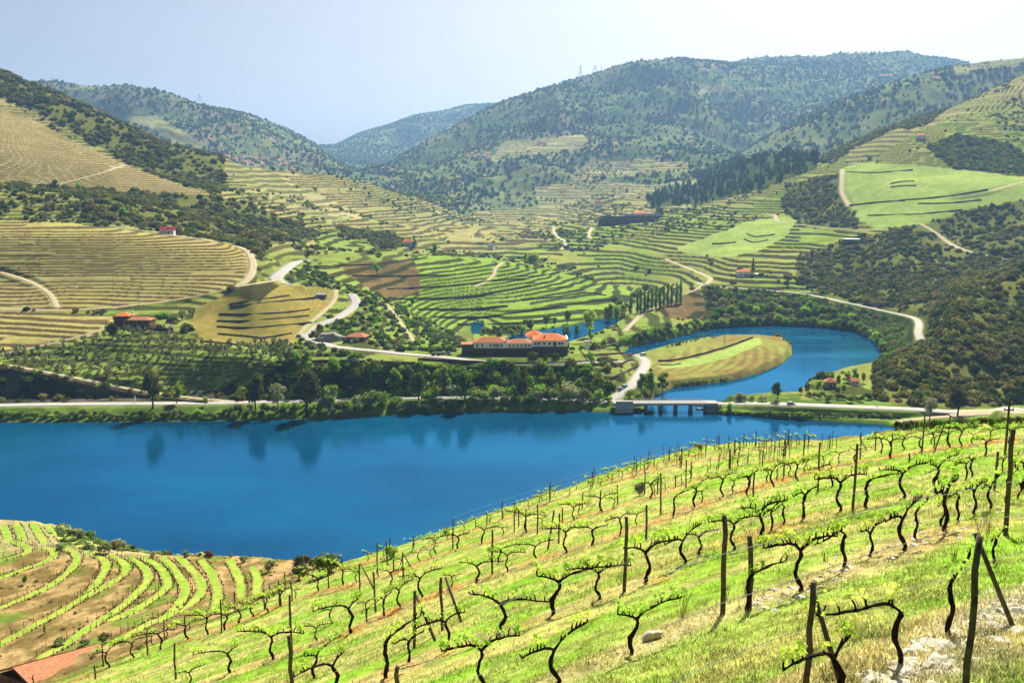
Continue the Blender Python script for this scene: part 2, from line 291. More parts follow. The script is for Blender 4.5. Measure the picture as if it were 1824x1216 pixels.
# ------------------------------------------------------------------ terraces: benches and risers
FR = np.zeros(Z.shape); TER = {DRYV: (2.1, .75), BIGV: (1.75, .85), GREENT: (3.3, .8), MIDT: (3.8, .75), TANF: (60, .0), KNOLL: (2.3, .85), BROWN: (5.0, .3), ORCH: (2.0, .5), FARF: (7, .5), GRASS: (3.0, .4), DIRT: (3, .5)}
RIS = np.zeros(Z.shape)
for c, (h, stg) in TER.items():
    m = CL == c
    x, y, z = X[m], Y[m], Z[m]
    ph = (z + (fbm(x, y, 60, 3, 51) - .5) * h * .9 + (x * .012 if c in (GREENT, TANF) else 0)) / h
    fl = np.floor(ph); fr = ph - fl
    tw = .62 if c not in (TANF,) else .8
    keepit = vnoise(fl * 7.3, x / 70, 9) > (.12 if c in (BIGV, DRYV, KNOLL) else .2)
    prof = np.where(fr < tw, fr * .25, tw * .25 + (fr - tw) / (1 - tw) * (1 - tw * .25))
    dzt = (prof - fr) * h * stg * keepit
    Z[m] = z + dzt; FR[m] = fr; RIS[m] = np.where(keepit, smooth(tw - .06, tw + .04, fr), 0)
m = CL == TANF

# ------------------------------------------------------------------ the river loop is cut into the ground
WLOOP = [(1150,745),(1153,722),(1168,703),(1200,690),(1250,685),(1300,678),(1350,666),(1392,648),(1411,632),(1410,615),(1392,602),(1345,598),(1292,599),(1240,609),(1185,622),(1120,640),(1106,634),(1120,618),(1180,606),(1240,592),(1262,586),(1300,582),(1380,580),(1450,583),(1520,590),(1560,608),(1574,635),(1562,652),(1500,662),(1448,678),(1425,695),(1412,708),(1370,709),(1300,713),(1272,716),(1270,745)]
WARM = [(902,612),(908,600),(950,589),(1010,581),(1050,572),(1090,566),(1112,572),(1070,590),(1040,602),(1000,614),(920,617)]
def sdist(poly_xy, x, y):
    d = np.full(x.shape, 1e9); x0, y0 = poly_xy[-1]
    for x1, y1 in poly_xy:
        ex_, ey_ = x1 - x0, y1 - y0; t = np.clip(((x - x0) * ex_ + (y - y0) * ey_) / (ex_ * ex_ + ey_ * ey_ + 1e-9), 0, 1)
        d = np.minimum(d, np.hypot(x - x0 - t * ex_, y - y0 - t * ey_)); x0, y0 = x1, y1
    return d
for poly in (WLOOP, WARM):
    pw = [tuple(plane_hit(a, b, 0.0)[:2]) for a, b in densify(poly + [poly[0]], 12)[:-1]]
    pa = np.array(pw); m = (X > pa[:, 0].min() - 25) & (X < pa[:, 0].max() + 25) & (Y > pa[:, 1].min() - 25) & (Y < pa[:, 1].max() + 25)
    x, y, z = X[m], Y[m], Z[m]
    d = sdist(pw, x, y); ins = inpoly(x, y, pw)
    zi = -np.minimum(2.5, d * .8) - .1
    zo = np.maximum(np.minimum(z, .3 + d * 1.0), np.minimum(1.4, .15 + d * .35))
    Z[m] = np.where(ins, zi, np.where(z < -.3, z, zo))

# ------------------------------------------------------------------ roads and tracks
ROADS = [
 ('riverside_road', 'road', 3.3, [(-150,724),(0,722),(150,720),(300,719),(440,717),(600,712),(700,709),(860,707),(950,710),(1050,713),(1098,715)]),
 ('causeway_road', 'road', 3.6, [(1272,717),(1330,718),(1400,720),(1500,724),(1600,728),(1680,733),(1740,733),(1824,730),(1950,728)]),
 ('hill_road', 'road', 3.0, [(1085,713),(1108,700),(1124,686),(1138,668),(1149,652),(1148,640),(1135,633)]),
 ('winery_road', 'road', 3.3, [(1120,645),(1060,643),(1000,646),(900,648),(820,640),(740,632),(690,628),(640,622),(590,616),(556,608),(540,598),(548,588),(580,574),(612,560),(630,546),(634,535),(625,524)]),
 ('upper_road', 'road', 4.6, [(520,507),(495,501),(490,495),(505,482),(525,468),(548,463)]),
 ('gravel_yard', 'track', 6.0, [(1690,738),(1740,736),(1790,734),(1870,732)]),
 ('bank_path', 'track', 2.2, [(1600,752),(1640,748),(1680,744),(1715,740)]),
 ('vineyard_track', 'track', 1.7, [(0,485),(40,497),(70,510),(92,528),(100,548)]),
 ('vineyard_track', 'track', 2.0, [(-100,548),(0,550),(105,553),(180,549),(250,543),(330,532),(390,519),(430,508),(490,500)]),
 ('vineyard_track', 'track', 2.6, [(412,514),(438,500),(450,482),(449,462),(438,446),(400,434),(320,421),(200,403)]),
 ('vineyard_track', 'track', 1.8, [(105,328),(160,314),(222,294)]),
 ('vineyard_track', 'track', 1.2, [(0,632),(60,620),(150,597),(200,578)]),
 ('ramp_track', 'track', 1.4, [(0,648),(80,662),(160,678),(250,697),(330,708),(400,714),(440,717)]),
 ('orchard_track', 'track', 1.3, [(688,542),(705,565),(722,588),(738,610)]),
 ('field_track', 'track', 1.3, [(598,516),(596,535),(575,556),(545,580),(532,598)]),
 ('knoll_track', 'track', 1.4, [(895,468),(882,478),(880,490),(862,503),(845,510)]),
 ('meadow_track', 'track', 1.6, [(1113,590),(1128,574),(1150,556),(1190,537),(1230,520),(1255,506)]),
 ('loop_road', 'road', 2.2, [(1240,503),(1262,508),(1300,512),(1400,520),(1450,527),(1530,544),(1590,558),(1628,566),(1637,578),(1635,592),(1640,606)]),
 ('hillside_track', 'track', 2.0, [(1185,462),(1205,470),(1240,484),(1266,496),(1258,506)]),
 ('hillside_track', 'track', 2.4, [(1636,398),(1652,405),(1672,420),(1698,438),(1740,452),(1790,462)]),
 ('hillside_track', 'track', 2.4, [(1500,302),(1499,325),(1500,345),(1512,368)]),
 ('hillside_track', 'track', 2.6, [(1850,318),(1800,330),(1760,342),(1700,350)]),
 ('hillside_track', 'track', 2.2, [(1250,382),(1330,384),(1378,382),(1384,394),(1420,400),(1500,408),(1580,410)]),
 ('hillside_track', 'track', 2.2, [(985,405),(990,420),(1008,432),(1000,445)]),
 ('hillside_track', 'track', 2.2, [(1055,405),(1048,418),(1052,425)]),
]
ROADDIST = np.full(Z.shape, 1e3)
ROADW = []
Zpre = Z.copy()
for name, kind, hw, pts in ROADS:
    q = spline(pts, 5); W = np.array([hit(a, b) for a, b in q])
    # resample
    d = np.r_[0, np.cumsum(np.hypot(*np.diff(W[:, :2], axis=0).T))]
    n = max(4, int(d[-1] / 4)); t = np.linspace(0, d[-1], n)
    W = np.stack([np.interp(t, d, W[:, i]) for i in range(3)], 1)
    for _ in range(3):
        W[1:-1] = (W[:-2] + 2 * W[1:-1] + W[2:]) / 4
    for _ in range(12): W[1:-1, 2] = (W[:-2, 2] + 2 * W[1:-1, 2] + W[2:, 2]) / 4
    ROADW.append((name, kind, hw, W))
def stamp(W, hw, blend, flat=True):
    global Z
    m = (X > W[:, 0].min() - 12) & (X < W[:, 0].max() + 12) & (Y > W[:, 1].min() - 12) & (Y < W[:, 1].max() + 12)
    x, y = X[m], Y[m]; best = np.full(x.shape, 1e9); bz = np.zeros(x.shape)
    for a, b in zip(W[:-1], W[1:]):
        e = b - a; l2 = e[0] ** 2 + e[1] ** 2 + 1e-9
        t = np.clip(((x - a[0]) * e[0] + (y - a[1]) * e[1]) / l2, 0, 1)
        dd = np.hypot(x - a[0] - t * e[0], y - a[1] - t * e[1]); u = dd < best
        best[u] = dd[u]; bz[u] = (a[2] + t * e[2])[u]
    if flat:
        k = smooth(hw + .8, hw + .8 + blend, best); Z[m] = bz * (1 - k) + Z[m] * k
    return m, best
for name, kind, hw, W in ROADW:
    m, b = stamp(W, hw, 4 if hw > 2 else 3)
    ROADDIST[m] = np.minimum(ROADDIST[m], b - hw)

# building platforms
def platform(px0, px1, y0, y1, z):
    (xa, xb) = [s_of(p, (y0 + y1) / 2, z) * (y0 + y1) / 2 for p in (px0, px1)]
    dx = np.maximum(np.maximum(xa - X, X - xb), 0); dy = np.maximum(np.maximum(y0 - Y, Y - y1), 0)
    k = smooth(0, 4, np.hypot(dx, dy)); Z[:] = z * (1 - k) + Z * k
platform(815, 1022, 520, 546, 18.6)
# ------------------------------------------------------------------ curved benches of the peninsula vineyard
def cz(pts): return [(x / 3, 816 + y / 3) for x, y in pts]
BENCH = [cz(p) for p in [
 [(-200,560),(0,545),(90,520),(150,500),(140,470),(60,445)],
 [(-200,700),(0,640),(130,590),(220,560),(290,520),(280,490),(225,472)],
 [(-200,880),(0,800),(100,755),(250,690),(350,620),(400,570),(415,530),(390,500),(350,484)],
 [(-200,1090),(0,990),(150,910),(300,830),(420,760),(500,690),(550,620),(570,570),(540,530),(465,503)],
 [(430,755),(530,700),(620,650),(670,610),(675,575),(640,540),(590,518)],
 [(230,1060),(370,980),(480,900),(600,830),(700,750),(770,680),(795,630),(760,570),(690,530)],
 [(600,860),(720,810),(830,740),(890,690),(890,640),(850,580),(770,532)],
 [(600,990),(780,890),(880,850),(940,800),(980,740),(990,690),(950,620),(900,560),(865,532)],
 [(930,830),(1040,760),(1080,700),(1070,650),(1020,590),(955,530)],
 [(1150,800),(1165,730),(1150,660),(1120,600),(1075,545)],
 [(1290,740),(1285,660),(1255,590),(1225,545)],
 [(1370,720),(1378,640),(1350,580)],
 [(85,350),(105,390),(120,440)],[(180,350),(205,400),(240,450)],[(240,350),(300,400),(360,460)],[(290,345),(350,400),(420,470)],
 [(20,360),(35,400),(45,440)],
]]
BDIST = np.full(Z.shape, 1e3); BENCHW = []
for pts in BENCH:
    W = np.array([hit(a, b) for a, b in spline(pts, 6)])
    W = W[(W[:, 1] > 95) & (W[:, 1] < 225)]
    if len(W) < 4: continue
    for _ in range(4): W[1:-1] = (W[:-2] + 2 * W[1:-1] + W[2:]) / 4
    BENCHW.append(W)
for W in BENCHW:
    m, b = stamp(W, .25, 1.1); BDIST[m] = np.minimum(BDIST[m], b)

# ------------------------------------------------------------------ vine rows of the foreground slope (ground line of each row)
ROWS = [
 [(1180,1380),(1300,1310),(1438,1240),(1596,1186),(1720,1118),(1860,1060)],
 [(850,1290),(991,1214),(1125,1163),(1287,1092),(1425,1051),(1608,980),(1681,943),(1790,905),(1860,880)],
 [(560,1265),(688,1208),(798,1153),(895,1123),(985,1093),(1067,1065),(1152,1033),(1218,1003),(1307,977),(1354,961),(1431,926),(1541,901),(1608,886),(1666,874),(1760,850),(1860,830)],
 [(300,1240),(411,1197),(486,1174),(627,1126),(684,1097),(770,1062),(851,1034),(904,1016),(955,998),(1008,983),(1055,970),(1120,945),(1200,918),(1237,902),(1287,886),(1332,874),(1400,852),(1500,828),(1640,806),(1740,790),(1860,778)],
 [(133,1212),(237,1171),(333,1138),(427,1108),(500,1078),(567,1055),(640,1040),(710,1018),(776,992),(816,978),(880,962),(937,947),(1071,912),(1160,885),(1250,852),(1330,828),(1400,815)],
 [(250,1160),(400,1100),(480,1068),(560,1030),(640,1004),(740,980),(850,942),(950,905),(1050,872),(1150,842),(1230,822),(1330,808)],
 [(950,897),(1060,862),(1150,834),(1230,812),(1320,798),(1450,794)],
]
ROWW = []
for pts in ROWS:
    W = np.array([hit(a, min(b, 1500)) for a, b in spline(pts, 5)]); W = W[W[:, 1] < 170]
    for _ in range(3): W[1:-1] = (W[:-2] + 2 * W[1:-1] + W[2:]) / 4
    ROWW.append(W)
    print('row', W[0].round(1), W[len(W) // 2].round(1), W[-1].round(1))
RDIST = np.full(Z.shape, 1e3)
mfg = KSEG < 11
for W in ROWW:
    m, b = stamp(W, 0, 1, flat=False); RDIST[m] = np.minimum(RDIST[m], b)
# low stony banks under the rows
Z += np.where(mfg, .16 * np.exp(-(RDIST / .55) ** 2), 0)

# ------------------------------------------------------------------ colour of the ground (albedo)
def lin(c):
    c = np.array(c, float) / 255; return np.where(c < .04045, c / 12.92, ((c + .055) / 1.055) ** 2.4)
AK = .62
COL = np.zeros(Z.shape + (3,))
n1 = fbm(X, Y, 28, 4, 101); n2 = fbm(X, Y, 5, 3, 102); n3 = fbm(X, Y, 160, 4, 103)
def st_(v, a=.35, b=.65): return smooth(a, b, v)[..., None]
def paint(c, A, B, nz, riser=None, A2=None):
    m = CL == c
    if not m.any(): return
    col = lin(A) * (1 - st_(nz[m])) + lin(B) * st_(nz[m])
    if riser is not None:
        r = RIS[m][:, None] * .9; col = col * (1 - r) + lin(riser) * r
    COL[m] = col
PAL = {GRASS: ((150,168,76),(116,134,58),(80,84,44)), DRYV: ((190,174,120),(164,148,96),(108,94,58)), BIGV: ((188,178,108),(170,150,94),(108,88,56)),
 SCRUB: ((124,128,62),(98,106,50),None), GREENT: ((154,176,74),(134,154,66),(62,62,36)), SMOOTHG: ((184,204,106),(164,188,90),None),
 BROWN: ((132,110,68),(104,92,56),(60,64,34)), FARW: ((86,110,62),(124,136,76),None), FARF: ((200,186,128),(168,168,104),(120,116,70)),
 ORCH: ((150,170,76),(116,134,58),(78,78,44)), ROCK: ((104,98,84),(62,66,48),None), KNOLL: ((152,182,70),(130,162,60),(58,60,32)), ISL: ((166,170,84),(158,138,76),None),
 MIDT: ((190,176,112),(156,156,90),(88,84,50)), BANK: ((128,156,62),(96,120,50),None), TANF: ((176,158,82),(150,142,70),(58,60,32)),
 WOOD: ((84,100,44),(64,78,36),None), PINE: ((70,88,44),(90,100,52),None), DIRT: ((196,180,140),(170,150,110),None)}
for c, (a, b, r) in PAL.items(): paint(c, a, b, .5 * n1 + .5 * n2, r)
# parcels: every holding has its own tone
pc = vnoise(np.floor(X / 60 + 2.2 * fbm(X, Y, 160, 2, 202)) * 3.7, np.floor(Y / 85 + 2.2 * fbm(X, Y, 160, 2, 203)) * 5.3, 201)[..., None]
for c, tone in ((GREENT, (178,160,98)), (MIDT, (150,162,84)), (FARF, (140,154,84)), (GRASS, (172,160,92)), (FARW, (172,166,104))):
    m = CL == c; k = smooth(.45, .62, pc[m]) * (.38 if c in (GREENT, GRASS) else .6) * (1 if c != FARW else .5) * (1 - RIS[m][:, None]); COL[m] = COL[m] * (1 - k) + lin(tone) * k
# planted rows read as fine lines on the flat fields
for c, ang, per, am in ((ISL, 1.25, 2.3, .30), (SMOOTHG, .25, 3.0, .16), (TANF, 1.4, 2.2, .16)):
    m = CL == c; q = X[m] * math.cos(ang) + Y[m] * math.sin(ang) + 3 * fbm(X[m], Y[m], 70, 2, 6)
    k = (.5 + .5 * np.cos(q / per * 2 * math.pi))[:, None] * am; COL[m] = COL[m] * (1 - k)
m = (CL == BIGV) | (CL == DRYV)                        # green lip of every bench
k = (smooth(.28, .45, FR[m]) * (1 - smooth(.58, .66, FR[m])))[:, None] * np.where(CL[m] == BIGV, .55, .25)[:, None]; COL[m] = COL[m] * (1 - k) + lin((176,190,92)) * k
# mountain: heath, rock and clearings
m = CL == FARW; t = smooth(.5, .66, n3[m] * .6 + n1[m] * .4)[:, None]; COL[m] = COL[m] * (1 - t) + lin((158,152,98)) * t
m = (CL == FARW) & (Y > 2600) & (PX < 620); t = smooth(.40, .6, n3[m] * .5 + n1[m] * .5)[:, None]; COL[m] = COL[m] * (1 - t) + lin((150,140,104)) * t
# peninsula
m = (CL == PEN); bn = fbm(X[m], Y[m], 4, 4, 111); t = st_(bn, .35, .62)
c_ = lin((186,158,104)) * (1 - t) + lin((132,114,66)) * t
t2 = st_(fbm(X[m], Y[m], 7, 3, 112), .50, .68); c_ = c_ * (1 - t2) + lin((122,140,58)) * t2
t3 = smooth(.62, .85, (Y[m] - 150) / 60 + .35 * fbm(X[m], Y[m], 9, 3, 113))[:, None]; c_ = c_ * (1 - t3 * .6) + lin((200,190,130)) * t3 * .6
g = (1 - smooth(.46, .84, BDIST[m] + .6 * (fbm(X[m], Y[m], 2, 2, 114) - .5)))[:, None]
gc = lin((150,184,66)) * (1 - st_(bn)) + lin((176,190,84)) * st_(bn)
COL[m] = c_ * (1 - g) + gc * g
m = (CL == PEN) & (Y > 218); COL[m] = lin((140,150,80))
# foreground slope: bright new grass, dry orange grass beneath the rows, pale straw, stones
m = mfg; x, y = X[m], Y[m]
dr = ROWW[2][-8, :2] - ROWW[2][5, :2]; dr /= np.linalg.norm(dr)
al = x * dr[0] + y * dr[1]; ac = -x * dr[1] + y * dr[0]
sn = fbm(al / 3.0, ac, 1.6, 4, 121); sn2 = fbm(al / 2, ac, 5, 3, 122); fn = fbm(x, y, .45, 3, 123)
c_ = lin((146,188,60)) * (1 - st_(sn, .3, .6)) + lin((180,192,98)) * st_(sn, .3, .6)
near_row = np.exp(-((RDIST[m] - .35) / (.75 + .25 * smooth(20, 30, y))) ** 2) * smooth(.22, .50, sn2 + .35 * (fn - .5))
k = np.clip(near_row * 1.0, 0, 1)[:, None]; oy = smooth(16, 30, y)[:, None]; c_ = c_ * (1 - k) + ((lin((196,132,58)) * oy + lin((196,184,122)) * (1 - oy)) * (1 - st_(fn)) + lin((214,200,140)) * st_(fn)) * k
k = (smooth(.50, .66, sn) * .55)[:, None]; c_ = c_ * (1 - k) + lin((204,192,118)) * k
k = (smooth(.52, .66, fn) * .6)[:, None]; c_ = c_ * (1 - k) + lin((118,128,52)) * k
stony = smooth(.52, .66, fbm(al / 4, ac, 3.0, 3, 125)) * np.exp(-(RDIST[m] / .8) ** 2) * smooth(30, 14, y) 
k = stony[:, None]; c_ = c_ * (1 - k) + lin((196,190,160)) * k
COL[m] = c_
m = (ROADDIST < 1.2) & (~mfg); k = (1 - smooth(.2, 1.2, ROADDIST[m]))[:, None] * .7; COL[m] = COL[m] * (1 - k) + lin((190,184,140)) * k
COL *= AK
# wet, dark margin at the waterline
m = (Z < .9) & (Y > 230) & (Y < 900); k = (1 - smooth(.1, .9, Z[m]))[:, None] * .5; COL[m] = COL[m] * (1 - k) + lin((92,84,62)) * .5 * k

# ------------------------------------------------------------------ materials
def new_mat(name):
    m = bpy.data.materials.new(name); m.use_nodes = True; n = m.node_tree; b = n.nodes['Principled BSDF']
    b.inputs['Roughness'].default_value = .9; b.inputs['Specular IOR Level'].default_value = .15
    return m, n, b
def mixc(n, a, b, f, mode='MIX'):
    k = n.nodes.new('ShaderNodeMix'); k.data_type = 'RGBA'; k.blend_type = mode
    for sock, v in ((k.inputs[0], f), (k.inputs[6], a), (k.inputs[7], b)):
        if hasattr(v, 'is_output'): n.links.new(v, sock)
        elif isinstance(v, (int, float)): sock.default_value = v
        else: sock.default_value = (*v, 1)
    return k.outputs[2]
def noise(n, scale, detail=4, rough=.6, vec=None):
    k = n.nodes.new('ShaderNodeTexNoise'); k.inputs['Scale'].default_value = scale; k.inputs['Detail'].default_value = detail; k.inputs['Roughness'].default_value = rough
    if vec is None:
        tc = n.nodes.new('ShaderNodeNewGeometry'); vec = tc.outputs['Position']
    n.links.new(vec, k.inputs['Vector']); return k.outputs['Fac']
def ramp(n, fac, stops):
    k = n.nodes.new('ShaderNodeValToRGB'); e = k.color_ramp.elements
    while len(e) < len(stops): e.new(.5)
    for i, (p, c) in enumerate(stops): e[i].position = p; e[i].color = (*c, 1)
    n.links.new(fac, k.inputs[0]); return k.outputs[0]
def simple_mat(name, a, b=None, scale=2.0, rough=.85, spec=.2, bump=0, k=AK):
    m, n, bs = new_mat(name); a = tuple(lin(a) * k); b = tuple(lin(b) * k) if b is not None else tuple(c * .8 for c in a)
    f = noise(n, scale, 5, .65); r = ramp(n, f, [(.35, b), (.65, a)])
    n.links.new(r, bs.inputs['Base Color']); bs.inputs['Roughness'].default_value = rough; bs.inputs['Specular IOR Level'].default_value = spec
    if bump:
        bp = n.nodes.new('ShaderNodeBump'); bp.inputs['Distance'].default_value = bump; n.links.new(f, bp.inputs['Height']); n.links.new(bp.outputs[0], bs.inputs['Normal'])
    return m

MG, n, b = new_mat('ground')
at = n.nodes.new('ShaderNodeAttribute'); at.attribute_name = 'cover'
f1 = noise(n, .9, 6, .7); f2 = noise(n, 9, 5, .7)
v1 = ramp(n, f1, [(.3, (.66,) * 3), (.7, (1.3,) * 3)]); v2 = ramp(n, f2, [(.3, (.62,) * 3), (.7, (1.35,) * 3)])
c1 = mixc(n, at.outputs['Color'], v1, 1.0, 'MULTIPLY'); c2 = mixc(n, c1, v2, .8, 'MULTIPLY')
n.links.new(c2, b.inputs['Base Color']); b.inputs['Roughness'].default_value = 1; b.inputs['Specular IOR Level'].default_value = 0
bp = n.nodes.new('ShaderNodeBump'); bp.inputs['Distance'].default_value = .12; bp.inputs['Strength'].default_value = .7
n.links.new(f1, bp.inputs['Height']); bp2 = n.nodes.new('ShaderNodeBump'); bp2.inputs['Distance'].default_value = .03; bp2.inputs['Strength'].default_value = .8
n.links.new(f2, bp2.inputs['Height']); n.links.new(bp.outputs[0], bp2.inputs['Normal']); n.links.new(bp2.outputs[0], b.inputs['Normal'])

# ------------------------------------------------------------------ mesh helpers
def mesh_np(name, co, faces, mat=None, attr=None, smooth_=False, corner_n=None):
    """co (n,3); faces (m,k) int array; attr: dict name -> (n,3) colour"""
    me = bpy.data.meshes.new(name); co = np.asarray(co, np.float32); faces = np.asarray(faces, np.int32); nf, k = faces.shape
    me.vertices.add(len(co)); me.vertices.foreach_set('co', co.ravel())
    me.loops.add(nf * k); me.loops.foreach_set('vertex_index', faces.ravel())
    me.polygons.add(nf); me.polygons.foreach_set('loop_start', np.arange(0, nf * k, k, dtype=np.int32))
    me.polygons.foreach_set('use_smooth', np.full(nf, bool(smooth_)))
    if attr:
        for an, a in attr.items():
            ca = me.color_attributes.new(an, 'FLOAT_COLOR', 'POINT'); ca.data.foreach_set('color', np.concatenate([a, np.ones((len(a), 1))], 1).astype(np.float32).ravel())
    me.update(calc_edges=True)
    if mat: me.materials.append(mat)
    return me
def link(name, me, parent=None, loc=None):
    o = bpy.data.objects.new(name, me); SC.collection.objects.link(o)
    if parent: o.parent = parent
    if loc is not None: o.location = loc
    return o
def tag(o, label=None, cat=None, group=None, kind=None):
    if label: o['label'] = label
    if cat: o['category'] = cat
    if group: o['group'] = group
    if kind: o['kind'] = kind
    return o
i, j = np.meshgrid(np.arange(NR - 1), np.arange(NS - 1), indexing='ij'); q = (i * NS + j).ravel()
me = mesh_np('ground', np.stack([X, Y, Z], -1).reshape(-1, 3), np.stack([q, q + 1, q + 1 + NS, q + NS], 1), MG, {'cover': COL.reshape(-1, 3)}, True)
tag(link('ground', me), kind='structure')

# water
MW, n, b = new_mat('river_water')
geo = n.nodes.new('ShaderNodeNewGeometry'); mp = n.nodes.new('ShaderNodeMapping'); mp.inputs['Scale'].default_value = (.010, .016, 1); n.links.new(geo.outputs['Position'], mp.inputs[0])
fl = noise(n, 1, 3, .5, mp.outputs[0])
wc = ramp(n, fl, [(.3, (.001, .028, .070)), (.7, (.002, .072, .150))])
n.links.new(wc, b.inputs['Base Color']); b.inputs['Roughness'].default_value = .05; b.inputs['IOR'].default_value = 1.33; b.inputs['Specular IOR Level'].default_value = .2
mp2 = n.nodes.new('ShaderNodeMapping'); mp2.inputs['Scale'].default_value = (.7, 1.4, 1); n.links.new(geo.outputs['Position'], mp2.inputs[0])
wn = noise(n, 1.0, 4, .6, mp2.outputs[0]); bp = n.nodes.new('ShaderNodeBump'); bp.inputs['Distance'].default_value = .045; bp.inputs['Strength'].default_value = .5
n.links.new(wn, bp.inputs['Height'])
mp3 = n.nodes.new('ShaderNodeMapping'); mp3.inputs['Scale'].default_value = (.008, .045, 1); n.links.new(geo.outputs['Position'], mp3.inputs[0]); n.nodes.remove(b); out = n.nodes['Material Output']; dfn = n.nodes.new('ShaderNodeBsdfDiffuse'); gl = n.nodes.new('ShaderNodeBsdfGlossy'); fr_ = n.nodes.new('ShaderNodeFresnel'); mx = n.nodes.new('ShaderNodeMixShader')
fr_.inputs[0].default_value = 1.9; gl.inputs['Color'].default_value = (.13, .50, .86, 1); rgh = ramp(n, noise(n, 1, 4, .6, mp3.outputs[0]), [(.40, (.03,) * 3), (.62, (.13,) * 3)]); n.links.new(rgh, gl.inputs['Roughness']); n.links.new(wc, dfn.inputs['Color'])
for t_ in (dfn, gl): n.links.new(bp.outputs[0], t_.inputs['Normal'])
n.links.new(fr_.outputs[0], mx.inputs[0]); n.links.new(dfn.outputs[0], mx.inputs[1]); n.links.new(gl.outputs[0], mx.inputs[2]); n.links.new(mx.outputs[0], out.inputs[0])
wy = [240, 860]; me = mesh_np('river', [(-700, wy[0], 0), (900, wy[0], 0), (900, wy[1], 0), (-700, wy[1], 0)], [(0, 1, 2, 3)], MW)
tag(link('river', me), kind='structure')

# roads
MA = simple_mat('asphalt', (196,192,180), (178,172,158), .5, .9); MT = simple_mat('dirt_track', (206,190,150), (182,164,120), .6, .95)
def ribbon(name, W, hw, mat, lift=.22):
    d = np.diff(W[:, :2], axis=0); d = np.vstack([d, d[-1:]]); d[1:-1] = W[2:, :2] - W[:-2, :2]; d /= np.linalg.norm(d, axis=1)[:, None] + 1e-9
    nrm = np.stack([-d[:, 1], d[:, 0]], 1); n_ = len(W); cols = [-1, -.5, 0, .5, 1]
    co = np.concatenate([np.c_[W[:, :2] + nrm * hw * c * (1 + .06 * math.sin(c * 7)), W[:, 2] + lift + .04 * (1 - abs(c))] for c in cols] + [np.c_[W[:, :2] - nrm * (hw + .15), W[:, 2] - .3], np.c_[W[:, :2] + nrm * (hw + .15), W[:, 2] - .3]])
    f = []
    order = [5, 0, 1, 2, 3, 4, 6]
    for a_, b_ in zip(order[:-1], order[1:]):
        for t in range(n_ - 1): f.append((a_ * n_ + t, a_ * n_ + t + 1, b_ * n_ + t + 1, b_ * n_ + t))
    return tag(link(name, mesh_np(name, co, f, mat, smooth_=True)), kind='structure')
for name, kind, hw, W in ROADW: ribbon(name, W, hw, MA if kind == 'road' else MT)
# ------------------------------------------------------------------ foliage
def leaf_mat(name, a, b, tr=.35, k=AK, attr=False, rnd=.35):
    m = bpy.data.materials.new(name); m.use_nodes = True; n = m.node_tree; n.nodes.clear()
    out = n.nodes.new('ShaderNodeOutputMaterial'); d = n.nodes.new('ShaderNodeBsdfDiffuse'); t = n.nodes.new('ShaderNodeBsdfTranslucent'); mx = n.nodes.new('ShaderNodeMixShader')
    mx.inputs[0].default_value = tr
    if attr:
        at = n.nodes.new('ShaderNodeAttribute'); at.attribute_name = 'tint'; c = at.outputs['Color']
        f = noise(n, .6, 3, .6); c = mixc(n, c, ramp(n, f, [(.3, (.7,) * 3), (.7, (1.25,) * 3)]), 1.0, 'MULTIPLY')
    else:
        oi = n.nodes.new('ShaderNodeObjectInfo'); f = noise(n, 1.3, 3, .6)
        c = ramp(n, f, [(.35, tuple(lin(b) * k)), (.65, tuple(lin(a) * k))])
        hs = n.nodes.new('ShaderNodeHueSaturation'); mr = n.nodes.new('ShaderNodeMapRange'); mr.inputs[3].default_value = 1 - rnd; mr.inputs[4].default_value = 1 + rnd
        n.links.new(oi.outputs['Random'], mr.inputs[0]); n.links.new(mr.outputs[0], hs.inputs['Value'])
        mr2 = n.nodes.new('ShaderNodeMapRange'); mr2.inputs[3].default_value = .48; mr2.inputs[4].default_value = .52
        wn_ = n.nodes.new('ShaderNodeMath'); wn_.operation = 'FRACT'; ml = n.nodes.new('ShaderNodeMath'); ml.operation = 'MULTIPLY'; ml.inputs[1].default_value = 7.31
        n.links.new(oi.outputs['Random'], ml.inputs[0]); n.links.new(ml.outputs[0], wn_.inputs[0]); n.links.new(wn_.outputs[0], mr2.inputs[0]); n.links.new(mr2.outputs[0], hs.inputs['Hue'])
        n.links.new(c, hs.inputs['Color']); c = hs.outputs[0]
    n.links.new(c, d.inputs[0]); n.links.new(c, t.inputs[0]); n.links.new(d.outputs[0], mx.inputs[1]); n.links.new(t.outputs[0], mx.inputs[2]); n.links.new(mx.outputs[0], out.inputs[0])
    return m
def ico(sub):
    t = (1 + 5 ** .5) / 2; v = [(-1,t,0),(1,t,0),(-1,-t,0),(1,-t,0),(0,-1,t),(0,1,t),(0,-1,-t),(0,1,-t),(t,0,-1),(t,0,1),(-t,0,-1),(-t,0,1)]
    f = [(0,11,5),(0,5,1),(0,1,7),(0,7,10),(0,10,11),(1,5,9),(5,11,4),(11,10,2),(10,7,6),(7,1,8),(3,9,4),(3,4,2),(3,2,6),(3,6,8),(3,8,9),(4,9,5),(2,4,11),(6,2,10),(8,6,7),(9,8,1)]
    v = [np.array(p) / np.linalg.norm(p) for p in v]
    for _ in range(sub):
        cache = {}; nf = []
        def mid(a, b):
            k = (min(a, b), max(a, b))
            if k not in cache: q = v[a] + v[b]; v.append(q / np.linalg.norm(q)); cache[k] = len(v) - 1
            return cache[k]
        for a, b, c in f: x, y, z = mid(a, b), mid(b, c), mid(c, a); nf += [(a, x, z), (b, y, x), (c, z, y), (x, y, z)]
        f = nf
    return np.array(v), np.array(f)
ICO = {k: ico(k) for k in (0, 1, 2)}
